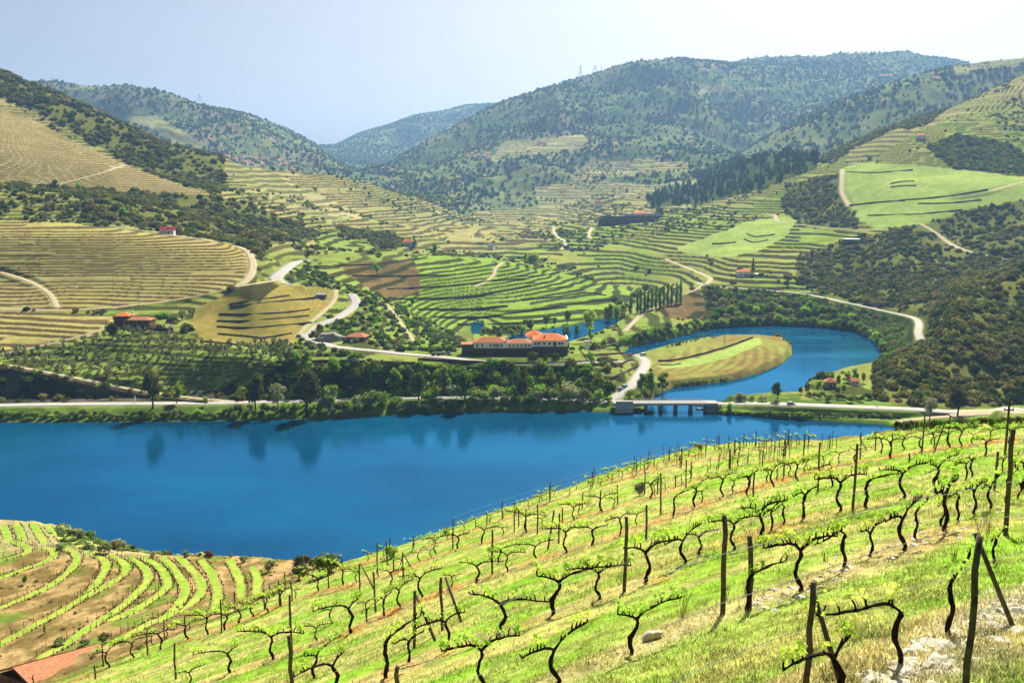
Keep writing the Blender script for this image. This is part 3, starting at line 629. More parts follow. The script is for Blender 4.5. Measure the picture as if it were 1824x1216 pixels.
def cards(P, N, size, r):
    """leaf clumps: one bent quad (two triangles) per point, roughly facing along N with random tilt"""
    n_ = len(P); nn = N + r.normal(0, .55, (n_, 3)); nn /= np.linalg.norm(nn, axis=1)[:, None] + 1e-9
    a = np.cross(nn, r.normal(0, 1, (n_, 3))); a /= np.linalg.norm(a, axis=1)[:, None] + 1e-9; b = np.cross(nn, a)
    s = (size * r.uniform(.6, 1.35, n_))[:, None]; e = r.uniform(.55, 1.0, n_)[:, None]
    c0 = P - a * s; c1 = P - b * s * e + nn * s * .25; c2 = P + a * s; c3 = P + b * s * e - nn * s * .2
    co = np.stack([c0, c1, c2, c3], 1).reshape(-1, 3); k = np.arange(n_)[:, None] * 4
    return co, np.concatenate([k + [0, 1, 2], k + [0, 2, 3]])
def blob(sub, r, jit=.22, flat=.85):
    v, f = ICO[sub]; q = r.uniform(-50, 50, 3)
    d = np.array([fbm(np.array([p[0] * 2 + q[0]]), np.array([p[1] * 2 + p[2] * 1.7 + q[1]]), 1.0, 2, 3)[0] for p in v])
    v = v * (1 + (d - .5)[:, None] * 4 * jit + r.normal(0, jit * .35, (len(v), 1))); v = v * [1, 1, flat]; v[:, 2] = np.maximum(v[:, 2], -.35) + .3
    return v, f
def bush_proto(kind, seed):
    r = np.random.default_rng(seed)
    if kind == 'far': v, f = blob(0, r, .2, 1.0); return v, f
    if kind == 'mid':
        v, f = blob(0, r, .2, 1.0); v = v * .84; d = r.normal(0, 1, (26, 3)); d[:, 2] = np.abs(d[:, 2]) * .9 - .1; d /= np.linalg.norm(d, axis=1)[:, None]
        c, cf = cards(d * r.uniform(.7, 1.1, (26, 1)) + [0, 0, .3], d, .36, r); return np.concatenate([v, c]), np.concatenate([f, cf + len(v)])
    v, f = blob(1, r, .22, .85); v = v * .86
    n_ = 70 if kind == 'near' else 170
    d = r.normal(0, 1, (n_, 3)); d[:, 2] = np.abs(d[:, 2]) * .9 - .15; d /= np.linalg.norm(d, axis=1)[:, None]
    P = d * r.uniform(.78, 1.12, (n_, 1)) * [1, 1, .9] + [0, 0, .25]
    c, cf = cards(P, d, .26 if kind == 'near' else .17, r)
    return np.concatenate([v, c]), np.concatenate([f, cf + len(v)])
def pine_proto(seed):
    r = np.random.default_rng(seed); v, f = ICO[1]; v = v * (1 + r.normal(0, .16, (len(v), 1)))
    h = (v[:, 2:] + 1) / 2; v = v * np.concatenate([1.25 - .95 * h, 1.25 - .95 * h, np.ones_like(h)], 1); v[:, 2] = (v[:, 2] + 1) * 1.45
    return v, f
PROT = {k: [bush_proto(k, 40 + i) for i in range(7)] for k in ('far', 'mid', 'near', 'close')}
PROT['pine'] = [pine_proto(90 + i) for i in range(6)]
SMAT = leaf_mat('scrub_leaves', (100,120,50), (60,80,30), .34, attr=True)
def merge(name, kinds, pos, rad, hgt, tint, seed=1):
    r = np.random.default_rng(seed); n_ = len(pos); pick = r.integers(0, 1000, n_); ang = r.uniform(0, 6.283, n_)
    CO, FA, TI = [], [], []; base = 0
    for kd in sorted(set(kinds)):
        for pi, (v, f) in enumerate(PROT[kd]):
            m = np.array([k == kd for k in kinds]) & (pick % len(PROT[kd]) == pi); k_ = m.sum()
            if not k_: continue
            ca, sa = np.cos(ang[m])[:, None], np.sin(ang[m])[:, None]
            x = (v[None, :, 0] * ca - v[None, :, 1] * sa) * rad[m][:, None]; y = (v[None, :, 0] * sa + v[None, :, 1] * ca) * rad[m][:, None]; z = v[None, :, 2] * hgt[m][:, None]
            co = np.stack([x, y, z], -1) + pos[m][:, None, :]
            CO.append(co.reshape(-1, 3)); TI.append(np.repeat(tint[m], len(v), 0))
            FA.append((f[None] + (np.arange(k_) * len(v))[:, None, None]).reshape(-1, 3) + base); base += k_ * len(v)
    return mesh_np(name, np.concatenate(CO), np.concatenate(FA), SMAT, {'tint': np.concatenate(TI)}, False)
CA = np.zeros(Z.shape); CA[:-1] = np.diff(Y, axis=0) * Y[:-1] * np.gradient(S)[None]
def spots(mask, n_, wt=None, seed=3):
    r = np.random.default_rng(seed); i = np.nonzero(mask & (Z > .6) & (CA > 0) & (np.abs(S)[None] < .66)); w_ = CA[i] * (1 if wt is None else wt[i]); c = np.cumsum(w_)
    k = np.searchsorted(c, r.uniform(0, c[-1], n_)); a, b = i[0][k], np.minimum(i[1][k], NS - 2); a = np.minimum(a, NR - 2); u, v = r.uniform(0, 1, n_), r.uniform(0, 1, n_)
    f = lambda Q: (Q[a, b] * (1 - u) + Q[a + 1, b] * u) * (1 - v) + (Q[a, b + 1] * (1 - u) + Q[a + 1, b + 1] * u) * v
    return np.stack([f(X), f(Y), f(Z)], 1), a, b
def tints(n_, pal, seed=5, var=.22):
    r = np.random.default_rng(seed); p = np.array([lin(c) for c in pal]) * AK; k = r.integers(0, len(pal), n_)
    return p[k] * np.exp(r.normal(0, var, (n_, 1)))
DK = [(132,140,62),(108,122,50),(146,150,70),(118,126,60),(160,160,84),(96,112,46),(138,132,66),(152,138,74)]
LM = [(170,200,66),(134,176,50),(116,160,48),(96,132,46),(160,190,80)]
OL = [(138,150,92),(120,136,78),(150,160,108),(104,124,62)]
MN = [(98,136,80),(84,122,72),(112,146,82),(132,154,86),(92,120,72),(148,162,90),(178,176,98),(190,184,104)]
def stuff(name, label, cat, mask, n_, r0, r1, kind, pal, hs=(.8, 1.1), wt=None, seed=3, var=.2, clear=None):
    pos, a, b = spots(mask & (ROADDIST > (clear or r0 * .7)), n_, wt, seed); r = np.random.default_rng(seed + 1)
    rad = r0 * (r1 / r0) ** (r.uniform(0, 1, n_) ** 1.6); ti = tints(n_, pal, seed + 2, var)
    if callable(kind): kinds = [kind(p[1], q) for p, q in zip(pos, rad)]
    else: kinds = [kind] * n_
    me = merge(name, kinds, pos - [0, 0, .15], rad, rad * r.uniform(*hs, n_), ti, seed)
    return tag(link(name, me), label, cat, kind='stuff')
lodk = lambda y, q: 'near' if y / q < 330 else 'mid'
dens = .35 + 1.3 * smooth(.35, .6, n1)
stuff('scrub', 'dense dark evergreen scrub covering the steep right hillsides above the river loop', 'scrub', (CL == SCRUB) & (PX > 1000) & (KSEG < 36), 15000, 1.3, 3.6, lodk, DK, wt=dens * np.where(Y > 900, .55, 1.5), seed=11, clear=4.5)
stuff('scrub', 'dark scrub and holm oak covering the left hills between the vineyards', 'scrub', (CL == SCRUB) & (PX <= 1000) & (KSEG < 36), 10500, 1.7, 4.4, lodk, DK, wt=dens, seed=21)
stuff('pine_wood', 'dark pines standing along the low ridge in the middle distance', 'wood', (CL == PINE), 720, 2.4, 4.4, 'pine', [(124,148,78),(110,134,70),(140,158,84)], (1.0, 1.5), seed=31)
stuff('loop_wood', 'bushy mixed wood on the slope between the loop road and the river loop', 'wood', (CL == WOOD), 2600, 1.3, 3.8, lodk, DK + LM[1:4], (.8, 1.1), seed=41, clear=8)
m_ = (CL == FARW) & (KSEG < 40) & (Y > 1500)
stuff('mountain_forest', 'blue green forest spread over the far mountains', 'forest', m_, 125000, 2.6, 6.8, 'far', MN, (.9, 1.5), wt=smooth(.40, .58, .7 * n3 + .3 * n1) + .24, seed=51, var=.18)
m_ = ((CL == GREENT) | (CL == MIDT) | (CL == GRASS) | (CL == FARF)) & (KSEG >= 22) & (KSEG < 36)
stuff('field_bushes', 'small bushes and olive trees dotted along the terrace edges across the valley', 'bushes', m_, 5200, 1.2, 3.4, lodk, DK + OL + LM[1:3], wt=smooth(.52, .66, fbm(X, Y, 90, 3, 88)) + .04, seed=61)
stuff('orchard_trees', 'small olive and almond trees dotted over the bright grass knoll', 'trees', (CL == ORCH) & (PX > 480), 620, 1.2, 2.6, 'near', OL + LM[2:], (.9, 1.2), seed=71)
stuff('cliff_bushes', 'bushes and ivy hanging over the dark rock face above the river road', 'bushes', (CL == ROCK) & (PX > 430) & (KSEG >= 20), 430, 1.5, 4.0, 'near', DK[:4] + LM + LM[:3], (.9, 1.4), seed=81)
stuff('cliff_bushes', 'bushes rooted in the long low rock face below the ramp track', 'bushes', (CL == ROCK) & (PX <= 430), 190, 1.0, 2.6, 'near', DK + LM[:2], (.8, 1.2), wt=smooth(3, 9, Z), seed=82)

m_ = (CL == PEN) & (Z > 30) & (BDIST > .9) & (Y < 215)
stuff('weedy_tufts', 'brown and green weed tufts on the banks between the curved benches', 'tufts', m_, 5200, .12, .42, 'mid', [(176,140,92),(150,120,76),(130,140,66),(196,170,120),(120,104,66)], (.5, .9), wt=.3 + smooth(.4, .6, fbm(X, Y, 6, 3, 301)), seed=95)

stuff('hillside_olives', 'dotted olives and shrubs on the grass between the two left vineyards', 'trees', (CL == GRASS) & (PX < 200) & (KSEG >= 24) & (KSEG < 33), 420, 1.3, 2.8, 'mid', OL + DK, (.9, 1.2), seed=97)

stuff('slope_weeds', 'small weeds and dry clumps scattered in the grass between the vine rows', 'weeds', (KSEG >= 3) & (KSEG < 10) & (Y > 7), 5200, .035, .11, 'mid', [(150,176,66),(110,124,54),(214,200,140),(176,150,86),(120,150,50),(92,96,48)], (.5, 1.1), wt=1 / (Y + 4) ** 2.2 * (1 + 3 * np.exp(-(RDIST / .7) ** 2)), seed=98)

m_ = (KSEG >= 13) & (KSEG <= 15) & (PX > 105) & (PX < 470) & (Y > 168) & (Z > 25)
stuff('shore_hedge', 'pale green and grey shrubs massed along the outer edge of the peninsula', 'shrubs', m_, 520, .35, 1.25, 'near', [(176,190,120),(150,176,96),(198,200,150),(130,150,90),(160,196,84)], (.7, 1.1), wt=smooth(178, 200, Y) * (.2 + smooth(.4, .6, fbm(X, Y, 9, 2, 311))), seed=99)

pts = []
q = np.random.default_rng(17)
for W in BENCHW:
    d = np.r_[0, np.cumsum(np.hypot(*np.diff(W[:, :2], axis=0).T))]; nr = np.gradient(W[:, :2], axis=0); nr /= np.linalg.norm(nr, axis=1)[:, None] + 1e-9
    for t in np.arange(.3, d[-1], .55):
        for sg in (-1.0, 1.0):
            if q.uniform() < .6:
                u = sg * q.uniform(.85, 1.15); x = np.interp(t, d, W[:, 0] - nr[:, 1] * u); y = np.interp(t, d, W[:, 1] + nr[:, 0] * u); pts.append((x, y, gz_at(x, y)))
pts = np.array(pts); n_ = len(pts); rr = q.uniform(.07, .15, n_)
me = merge('bench_vines', ['mid'] * n_, pts, rr, rr * q.uniform(1.0, 2.0, n_), tints(n_, [(110,96,60),(130,140,62),(150,176,70),(92,80,56)], 19), 18)
tag(link('bench_vines', me), 'low young vines planted along both edges of the curved grass benches', 'vines', kind='stuff')
# ------------------------------------------------------------------ generic builders
class MB:
    def __init__(s): s.v = []; s.f = []
    def add(s, v, f):
        b = len(s.v); s.v += [tuple(p) for p in v]; s.f += [tuple(i + b for i in q) for q in f]; return s
    def box(s, x0, x1, y0, y1, z0, z1):
        return s.add([(x0,y0,z0),(x1,y0,z0),(x1,y1,z0),(x0,y1,z0),(x0,y0,z1),(x1,y0,z1),(x1,y1,z1),(x0,y1,z1)], [(0,3,2,1),(4,5,6,7),(0,1,5,4),(1,2,6,5),(2,3,7,6),(3,0,4,7)])
    def tube(s, P, r, k=6, cap=True, jit=0, rr=None):
        P = [Vector(p) for p in P]; r = r if hasattr(r, '__len__') else [r] * len(P); rings = []; up = None
        for i, p in enumerate(P):
            d = (P[min(i + 1, len(P) - 1)] - P[max(i - 1, 0)]).normalized()
            if up is None: up = Vector((0, 0, 1)) if abs(d.z) < .9 else Vector((1, 0, 0))
            a = d.cross(up).normalized(); b_ = a.cross(d).normalized(); up = b_
            rings.append([tuple(p + (a * math.cos(t) + b_ * math.sin(t)) * r[i] * (1 + (rr.uniform(-jit, jit) if rr else 0))) for t in [2 * math.pi * q / k for q in range(k)]])
        b = len(s.v); [s.v.extend(g) for g in rings]
        for i in range(len(P) - 1):
            for q in range(k): s.f.append((b + i*k + q, b + i*k + (q+1) % k, b + (i+1)*k + (q+1) % k, b + (i+1)*k + q))
        if cap: s.f.append(tuple(b + q for q in range(k))[::-1]); s.f.append(tuple(b + (len(P)-1)*k + q for q in range(k)))
        return s
    def mesh(s, name, mat, smooth_=False):
        me = bpy.data.meshes.new(name); me.from_pydata(s.v, [], s.f); me.materials.append(mat)
        if smooth_: me.polygons.foreach_set('use_smooth', [True] * len(me.polygons))
        return me
    def build(s, name, mat, parent=None, smooth_=False): return link(name, s.mesh(name, mat, smooth_), parent)
def empty(name, loc, rz=0, scale=1):
    o = bpy.data.objects.new(name, None); SC.collection.objects.link(o); o.location = loc; o.rotation_euler = (0, 0, rz); o.scale = (scale,) * 3; return o
KIDS = {}
def kids(o):
    if o.name not in KIDS: KIDS[o.name] = [c for c in SC.collection.objects if c.parent == o]
    return KIDS[o.name]
def copy_tree(o, loc, rz, scale, par=None):
    c = o.copy(); SC.collection.objects.link(c)
    if par is None: c.location = loc; c.rotation_euler = (0, 0, rz); c.scale = scale if hasattr(scale, '__len__') else (scale,) * 3
    else: c.parent = par
    for k in kids(o): copy_tree(k, None, None, None, c)
    return c
BARK = simple_mat('vine_bark', (70,52,38), (34,25,19), 30, .95, .05, .01)
WOODM = simple_mat('weathered_wood', (128,116,92), (84,72,54), 9, .9, .1, .004)
WIRE = simple_mat('wire', (170,170,165), None, 5, .4, .6)
VLEAF = leaf_mat('vine_leaves', (212,240,104), (166,214,66), .5, k=.85, rnd=.15)
STONE = simple_mat('pale_stone', (222,216,192), (166,160,136), 6, .95, .1, .02, k=.8)
rnd = random.Random(5)
def part3(px): return 'far left' if px < 365 else 'left' if px < 730 else 'middle' if px < 1095 else 'right' if px < 1460 else 'far right'
ORD = ['nearest', 'second', 'third', 'fourth', 'fifth', 'sixth', 'outermost']

# ------------------------------------------------------------------ vineyard posts
def post_mesh(h, r0, seed, wires=True):
    q = random.Random(seed); m = MB(); n_ = 6
    P = [(q.uniform(-.006, .006) * i, q.uniform(-.006, .006) * i, -.25 + (h + .25) * i / n_) for i in range(n_ + 1)]
    m.tube(P, [r0 * (1.06 - .12 * i / n_) for i in range(n_ + 1)], 8, True, .05, q)
    return m
POSTS = [(520,1160,1047),(524,1290,1106),(395,1127,1060),(263,1166,1112),(313,1209,1137),(877,1022,935),(1112,1053,907),(1287,1092,903),(1335,1086,942),(1434,1240,1011),(1719,1245,927),(1791,953,753),(1771,873,800),(1519,907,776),(1457,875,777),(1396,849,782),(1431,824,770),(1532,818,767),(1688,792,738),(1642,808,738),(957,951,893),(916,948,890),(924,938,902),(1177,916,838),(1151,960,895),(641,1065,998),(672,1020,960),(669,1090,1011),(738,1154,1040),(788,1123,1017),(718,1031,980),(690,1006,960),(736,978,952),(1222,869,815),(1148,880,838),(1358,830,800),(1341,893,838),(867,936,910),(1002,928,903),(1037,906,874),(1100,899,861),(995,967,909),(480,1066,1038),(498,1080,1029),(520,1070,1030),(418,1079,1058),(368,1099,1083),(315,1119,1101),(270,1144,1113),(170,1209,1193),(60,1224,1200),(1559,800,768),(1619,834,808),(1586,818,770),(710,1262,1173),(1203,867,847)]
BRACES = [((976,978),(987,909)),((775,1141),(741,1059)),((822,1108),(793,1027)),((667,1050),(642,1003)),((740,1024),(717,983)),((1804,1115),(1737,949)),((1499,1222),(1445,1041)),((1664,805),(1684,750)),((1543,801),(1530,776)),((489,1060),(480,1040))]
def words(px, row):
    return None
POSTLAB = {1719:'tall grey post with wire wraps at the lower right, its brace leaning from the top',1434:'thick grey post cut by the bottom of the photo, a brace slanting off it',1287:'lone upright post in the grass throwing a long dark shadow toward the viewer',1335:'short post standing right behind the gnarled vine beside the stony bank',1112:'tall post with a slanting shadow on bright grass in the centre of the slope',1791:'tallest dark post near the right edge with bare ground at its foot',1771:'short dark stump-like post just left of the tallest post at the right edge',1519:'post whose foot merges with its shadow, right of the centre on the slope',1457:'post standing against the river left of the post with the long merged shadow',877:'slim post on the slope beneath the pale bush by the water',738:'post at the row end with a brace slanting down to its right in tall straw',788:'second braced post right behind the braced row end in tall straw',524:'dark post crossing the bottom edge left of the middle',520:'post overlapping the dark post at the bottom edge, slightly behind it',710:'stub of a post rising from the bottom edge below the straw',1396:'thin post near the crest left of the post against the river',1688:'post on the right crest carrying a long leaning brace toward the river bank',641:'braced post above the brown strip left of the centre',395:'lone post standing between the curved benches and the vine row at lower left'}
post_obj = {}
DD = FPX
for k, (px, b, t) in enumerate(POSTS):
    W = hit(px, min(b, 1500)); h = max(.9, min(2.6, (b - t) * W[1] * ct / FPX * 1.03)); y = W[1]
    r0 = min(.05, max(.029, y * .0031))
    if px == 1791: r0 = .055
    o = link('vineyard_post', post_mesh(h, r0, k).mesh('vineyard_post', WOODM, True), loc=W); o.rotation_euler = (R(rnd.uniform(-1.2, 1.2)), R(rnd.uniform(-1.5, 1.5)), rnd.uniform(0, 6))
    lab = POSTLAB.get(px, ('slim weathered post halfway up the slope, %s part of the photo' if y < 55 else 'small distant post near the crest of the slope, %s part of the photo') % part3(px))
    tag(o, lab, 'post', 'posts of the vineyard rows'); post_obj[px] = W
for k, ((bx, by), (tx, ty)) in enumerate(BRACES):
    A = hit(bx, by); s_, m_ = ray_sm(tx, ty); yy = A[1] * (1.03 if bx > tx else 1.0); B = np.array([s_ * yy, yy, ZC + m_ * yy]); v = Vector(B - A); m = MB()
    r0 = min(.05, max(.027, A[1] * .0030)); m.tube([Vector((0, 0, 0)) - v * .05, v * .5, v], [r0, r0 * .97, r0 * .92], 8, True, .05, rnd)
    o = m.build('brace', WOODM, None, True); o.location = A
    tag(o, ['leaning prop crossed with an upright post on the middle slope','slanting brace dropping into tall straw beside the nearer row-end post','slanting brace of the farther row-end post, vine arms in front','short brace above the brown strip left of the centre','thin brace among the vines below the green bush at the shore','long round brace slanting right down from the tall corner post','brace slanting down to the bottom edge beside a leafy vine','brace leaning against the crest post on the right','tiny brace at the crest just above the water on the right','tiny brace on the lowest rows at the left'][k], 'brace')
# tall pole with insulators
W = hit(1790, 812); m = MB(); m.tube([(0,0,-.3),(0,0,1),(0,0,(812-700)*W[1]*ct/FPX)], [.075,.07,.06], 10, True)
pl = empty('utility_pole', W); tag(pl, 'taller slim pole with a short crossarm rising behind the post at the right edge', 'pole'); m.build('pole_shaft', WOODM, pl, True)
hh = (812-725)*W[1]*ct/FPX; MB().box(-.28,.28,-.04,.04,hh,hh+.07).build('crossarm', WOODM, pl)
for sx in (-.24,.24): MB().tube([(sx,0,hh+.07),(sx,0,hh+.2)],[.035,.02],8).build('insulator', WIRE, pl)

# ------------------------------------------------------------------ vines
def vine(seed, arms, h=.78):
    q = random.Random(seed); m = MB(); tips = []
    P = [Vector((0, 0, -.08))]; n_ = 9; lx = q.uniform(-.10, .10); ly = q.uniform(-.06, .06)
    for i in range(1, n_ + 1):
        t = i / n_; P.append(Vector((lx * t + .05 * math.sin(7 * t + seed) + q.uniform(-.012, .012), ly * t + .04 * math.cos(6 * t + seed * 2), h * t)))
    m.tube(P, [(.041 - .010 * i / n_) * q.uniform(.82, 1.22) for i in range(n_ + 1)], 7, True, .3, q); top = P[-1]
    for sg, ln in arms:
        ln *= 1.3; A = [top.copy()]; n2 = max(5, int(ln / .085)); d = Vector((sg * .6, q.uniform(-.2, .2), .8)).normalized()
        for i in range(n2):
            d = (d * .62 + Vector((sg * 1.0, q.uniform(-.12, .12), q.uniform(-.45, .48) + (.25 if i < 2 else 0))) * .38).normalized(); A.append(A[-1] + d * ln / n2)
        m.tube(A, [(.028 - .014 * i / n2) * q.uniform(.8, 1.3) for i in range(n2 + 1)], 6, True, .3, q)
        for i in range(1, n2 + 1):
            if q.random() < .62 or i == n2:
                a = A[i]; d2 = Vector((q.uniform(-.5, .5) + sg * .2, q.uniform(-.3, .3), 1)).normalized(); l2 = q.uniform(.05, .15); b = a + d2 * l2 * .6; c = a + d2 * l2 + Vector((q.uniform(-.03, .03), 0, 0))
                m.tube([a, b, c], [.017, .014, .011], 5, True, .2, q); tips.append(c)
    return m, tips
def shoots(tips, seed, dens=1.0):
    r = np.random.default_rng(seed); P = []; N = []
    for c in tips:
        if r.uniform() > dens: continue
        k = r.integers(7, 15); o = r.normal(0, .06, (k, 3)); o[:, 2] = np.abs(o[:, 2]) * 1.2 + .02; P.append(np.array(c)[None] + o); n_ = o + [0, 0, .05]; N.append(n_ / np.linalg.norm(n_, axis=1)[:, None])
    P = np.concatenate(P); N = np.concatenate(N)
    co, f = cards(P, N, .041, r); return co, f
SPEC = [[(1,.65),(-1,.6)],[(1,.8),(-1,.35)],[(-1,.85),(1,.3)],[(1,.5),(-1,.75)],[(1,.4),(-1,.45)],[(1,.8)],[(-1,1.1)],[(1,.7),(-1,.7)],[(1,.45),(-1,.55)],[(1,.75),(-1,.5)]]
PV = []
for i, sp in enumerate(SPEC):
    root = empty('grapevine', (0, 0, 0)); vm, tips = vine(i + 1, sp, .62 + .03 * (i % 4)); vm.build('trunk', BARK, root, True)
    co, f = shoots(tips, i, 1.0 if i % 3 else .75); link('leaves', mesh_np('leaves', co, f, VLEAF), root); PV.append(root)
SHADOWV = 'dark gnarled vine with fresh leaves'
def tangent(px, row):
    W = hit(px, row); best = None
    for Q in ROWW:
        d = np.hypot(Q[:, 0] - W[0], Q[:, 1] - W[1]); k = int(np.argmin(d))
        if best is None or d[k] < best[0]:
            a, b = Q[max(k - 2, 0)], Q[min(k + 2, len(Q) - 1)]; best = (d[k], math.atan2(b[1] - a[1], b[0] - a[0]))
    return W, best[1]
VL = [(1596,1186,98,6),(1491,1262,118,2),(1691,1131,78,5),(991,1218,98,0),(1125,1165,88,1),(1331,1091,88,5),(1425,1052,92,7),(1608,980,84,0),(1681,944,84,9),(688,1208,95,5),(798,1155,66,3),(895,1124,78,9),(985,1093,80,1),(1067,1066,66,7),(1152,1034,76,9),(1218,1004,66,0),(1307,978,62,7),(1354,962,90,9),(1431,923,66,4),(1496,909,66,7),(1541,902,66,5),(1608,886,66,0),(1666,875,66,1),(1729,850,44,6),(1824,872,60,2),
 (411,1197,50,2),(486,1174,62,7),(627,1126,62,2),(591,1110,34,0),(652,1095,32,4),(684,1097,46,4),(712,1082,44,7),(750,1064,50,0),(851,1034,42,9),(904,1017,38,7),(888,1003,34,1),(955,999,42,0),(1008,984,48,7),(1055,971,46,4),(1105,952,40,3),(1200,919,40,5),(1237,903,46,1),(1287,884,40,7),(1332,881,42,8),(1376,868,44,0),(1420,858,50,7),(1480,868,50,6),(600,1236,80,2),(860,1222,90,7),(560,1208,60,1),(1770,1000,60,4),
 (237,1171,42,7),(193,1188,44,0),(288,1155,38,3),(333,1138,36,0),(370,1130,42,7),(400,1122,38,1),(427,1108,36,9),(450,1098,36,0),(477,1090,36,7),(500,1078,36,4),(567,1052,34,8),(611,1042,36,7),(697,1041,32,9),(776,988,34,7),(816,976,40,8),(858,968,34,1),(937,948,38,7),(1071,913,34,0),(1022,926,30,7),(1160,886,34,9),(1610,800,30,7),(1640,802,32,0),(1585,812,34,9),(1712,794,34,7),(1755,812,44,4),(1800,800,50,7),(1690,796,34,0),(1570,806,30,3),(1660,790,30,8)]
VLAB = {1596:'arched vine at the bottom right with one long arm reaching left',1491:'leafy vine cut by the bottom edge beneath the slanting brace',1691:'short crooked vine just left of the tall corner post',991:'vine at the bottom edge with a long arm to the left and green tufts',1125:'thick crooked vine beside the pale boulder',1331:'vine wound up against a short post next to the stony bank',1425:'wide forked vine above the corner grass on the stony bank',1608:'hook-armed vine on bright grass right of the centre',1681:'vine with stubby arms next to the stones on the right slope',688:'vine leaning right at the bottom left of the straw patch',895:'sturdy arched vine in the straw left of the centre',985:'forked vine right of the sturdy arched vine in the straw',1354:'tall Y shaped vine standing behind the lone upright post'}
nv = 0
def add_vine(px, row, h, kd, seed):
    W, an = tangent(px, row); hm_ = h * W[1] * ct / FPX; sc = max(.75, min(1.5, hm_ / .86))
    src = PV[kd % 10]; o = copy_tree(src, W, an + rnd.uniform(-.12, .12), (sc * rnd.uniform(.95, 1.15), sc, sc * rnd.uniform(.93, 1.1)))
    tag(o, VLAB.get(px, ('gnarled vine with lime leaves low on the slope, %s part of the photo' if W[1] < 24 else 'leafing vine halfway up the slope, %s part of the photo' if W[1] < 45 else 'small far vine near the crest, %s part of the photo') % part3(px)), 'vine', 'vines of the slope')
for k, (px, row, h, kd) in enumerate(VL): add_vine(px, row, h, kd, k)
# the rest of the rows, evenly spaced
used = [hit(a[0], min(a[1], 1500)) for a in VL]
cnt = len(VL)
for ri, W in enumerate(ROWW):
    d = np.r_[0, np.cumsum(np.hypot(*np.diff(W[:, :2], axis=0).T))]; t = 1.0
    while t < d[-1]:
        p = np.array([np.interp(t, d, W[:, i]) for i in range(3)]); t += 1.35 + rnd.uniform(-.25, .35) + max(0, p[1] - 90) * .01
        if min(np.hypot(p[0] - u[0], p[1] - u[1]) for u in used) < 1.15 or p[1] < 15: continue
        a, b = proj(*p)
        if a < -20 or a > 1850 or b > 1230 or cnt > 292: continue
        used.append(p); cnt += 1; a2 = W[min(len(W) - 1, int(np.searchsorted(d, t)))] - W[max(0, int(np.searchsorted(d, t)) - 2)]
        z = gz_at(p[0], p[1]); sc = rnd.uniform(.8, 1.1); o = copy_tree(PV[rnd.randrange(10)], (p[0], p[1], z), math.atan2(a2[1], a2[0]), sc)
        tag(o, ('leafing vine' if p[1] < 55 else 'tiny vine') + ' of the %s row from the viewer, %s part of the photo' % (ORD[ri], part3(a)), 'vine', 'vines of the slope')
print('vines', cnt)
for r_ in PV:
    for c in kids(r_): bpy.data.objects.remove(c)
    bpy.data.objects.remove(r_)
KIDS.clear()
# small posts of the far rows
cnt = 0
pm = [post_mesh(1.55, .05, 900 + i).mesh('vineyard_post', WOODM, True) for i in range(4)]
for ri, W in enumerate(ROWW[4:]):
    d = np.r_[0, np.cumsum(np.hypot(*np.diff(W[:, :2], axis=0).T))]; t = 2.0
    while t < d[-1]:
        p = np.array([np.interp(t, d, W[:, i]) for i in range(3)]); t += 5.5
        if p[1] < 55: continue
        a, b = proj(*p)
        if a < -10 or a > 1840: continue
        o = link('vineyard_post', pm[cnt % 4], loc=(p[0], p[1], gz_at(p[0], p[1]))); cnt += 1
        tag(o, 'thin small post of the far rows along the crest, %s part of the photo' % part3(a), 'post', 'posts of the vineyard rows')
# thicket of thin stakes on the shoulder
for k in range(120):
    px = rnd.uniform(1140, 1520); row = rnd.uniform(790, 838); W = hit(px, row)
    if W[1] < 75 or W[1] > 200: continue
    o = link('vineyard_post', pm[k % 4], loc=W); o.scale = (.55, .55, rnd.uniform(.7, 1.0)); tag(o, 'thin stake among many on the low shoulder above the river', 'post', 'thin stakes on the shoulder')
# wires
for ri, W in enumerate(ROWW):
    for hz in (.62, 1.15, 1.6):
        m = MB(); P = [(p[0], p[1], gz_at(p[0], p[1]) + hz + .02 * math.sin(i)) for i, p in enumerate(W[::2]) if p[1] < 140 and p[1] > 7]
        if len(P) < 3: continue
        m.tube(P, .0035 if P[0][1] < 40 else .006, 4, False); o = m.build('trellis_wire', WIRE)
        tag(o, '%s wire strung along the %s vine row' % ({.62:'lowest', 1.15:'middle', 1.6:'top'}[hz], ['nearest','second nearest','third','fourth','fifth','sixth','farthest'][ri]), 'wire', 'trellis wires')

# ------------------------------------------------------------------ boulders of the stony banks
def rock(seed, sub=1):
    r = np.random.default_rng(seed); v, f = ICO[sub]; v = v.copy()
    for _ in range(7):
        nrm = r.normal(0, 1, 3); nrm /= np.linalg.norm(nrm); dd = v @ nrm; lim = r.uniform(.45, .8); v -= np.maximum(dd - lim, 0)[:, None] * nrm
    return v * [1.2, .85, .6] + [0, 0, .2], f
RM = [mesh_np('boulder', *rock(300 + i, 2), STONE) for i in range(6)]
o = link('boulder', RM[0], loc=hit(1163, 1138)); o.scale = (.20, .14, .24); o.rotation_euler = (0, -.5, .4); tag(o, 'large pale angular boulder on the grass beside the thick crooked vine', 'rock')
def rocks(pts, n_, spread, s0, s1, lab, grp, seed):
    q = random.Random(seed); P = spline(pts, 10)
    for k in range(n_):
        p = P[q.randrange(len(P))]; W = hit(p[0] + q.gauss(0, 8), min(1300, p[1] + q.gauss(0, spread)))
        o = link('boulder', RM[q.randrange(6)], loc=W - [0, 0, .03]); s = q.uniform(s0, s1) ; o.scale = (s, s * q.uniform(.6, 1), s * q.uniform(.4, .8)); o.rotation_euler = (q.uniform(-.3, .3), q.uniform(-.3, .3), q.uniform(0, 6)); tag(o, lab, 'rock', grp)
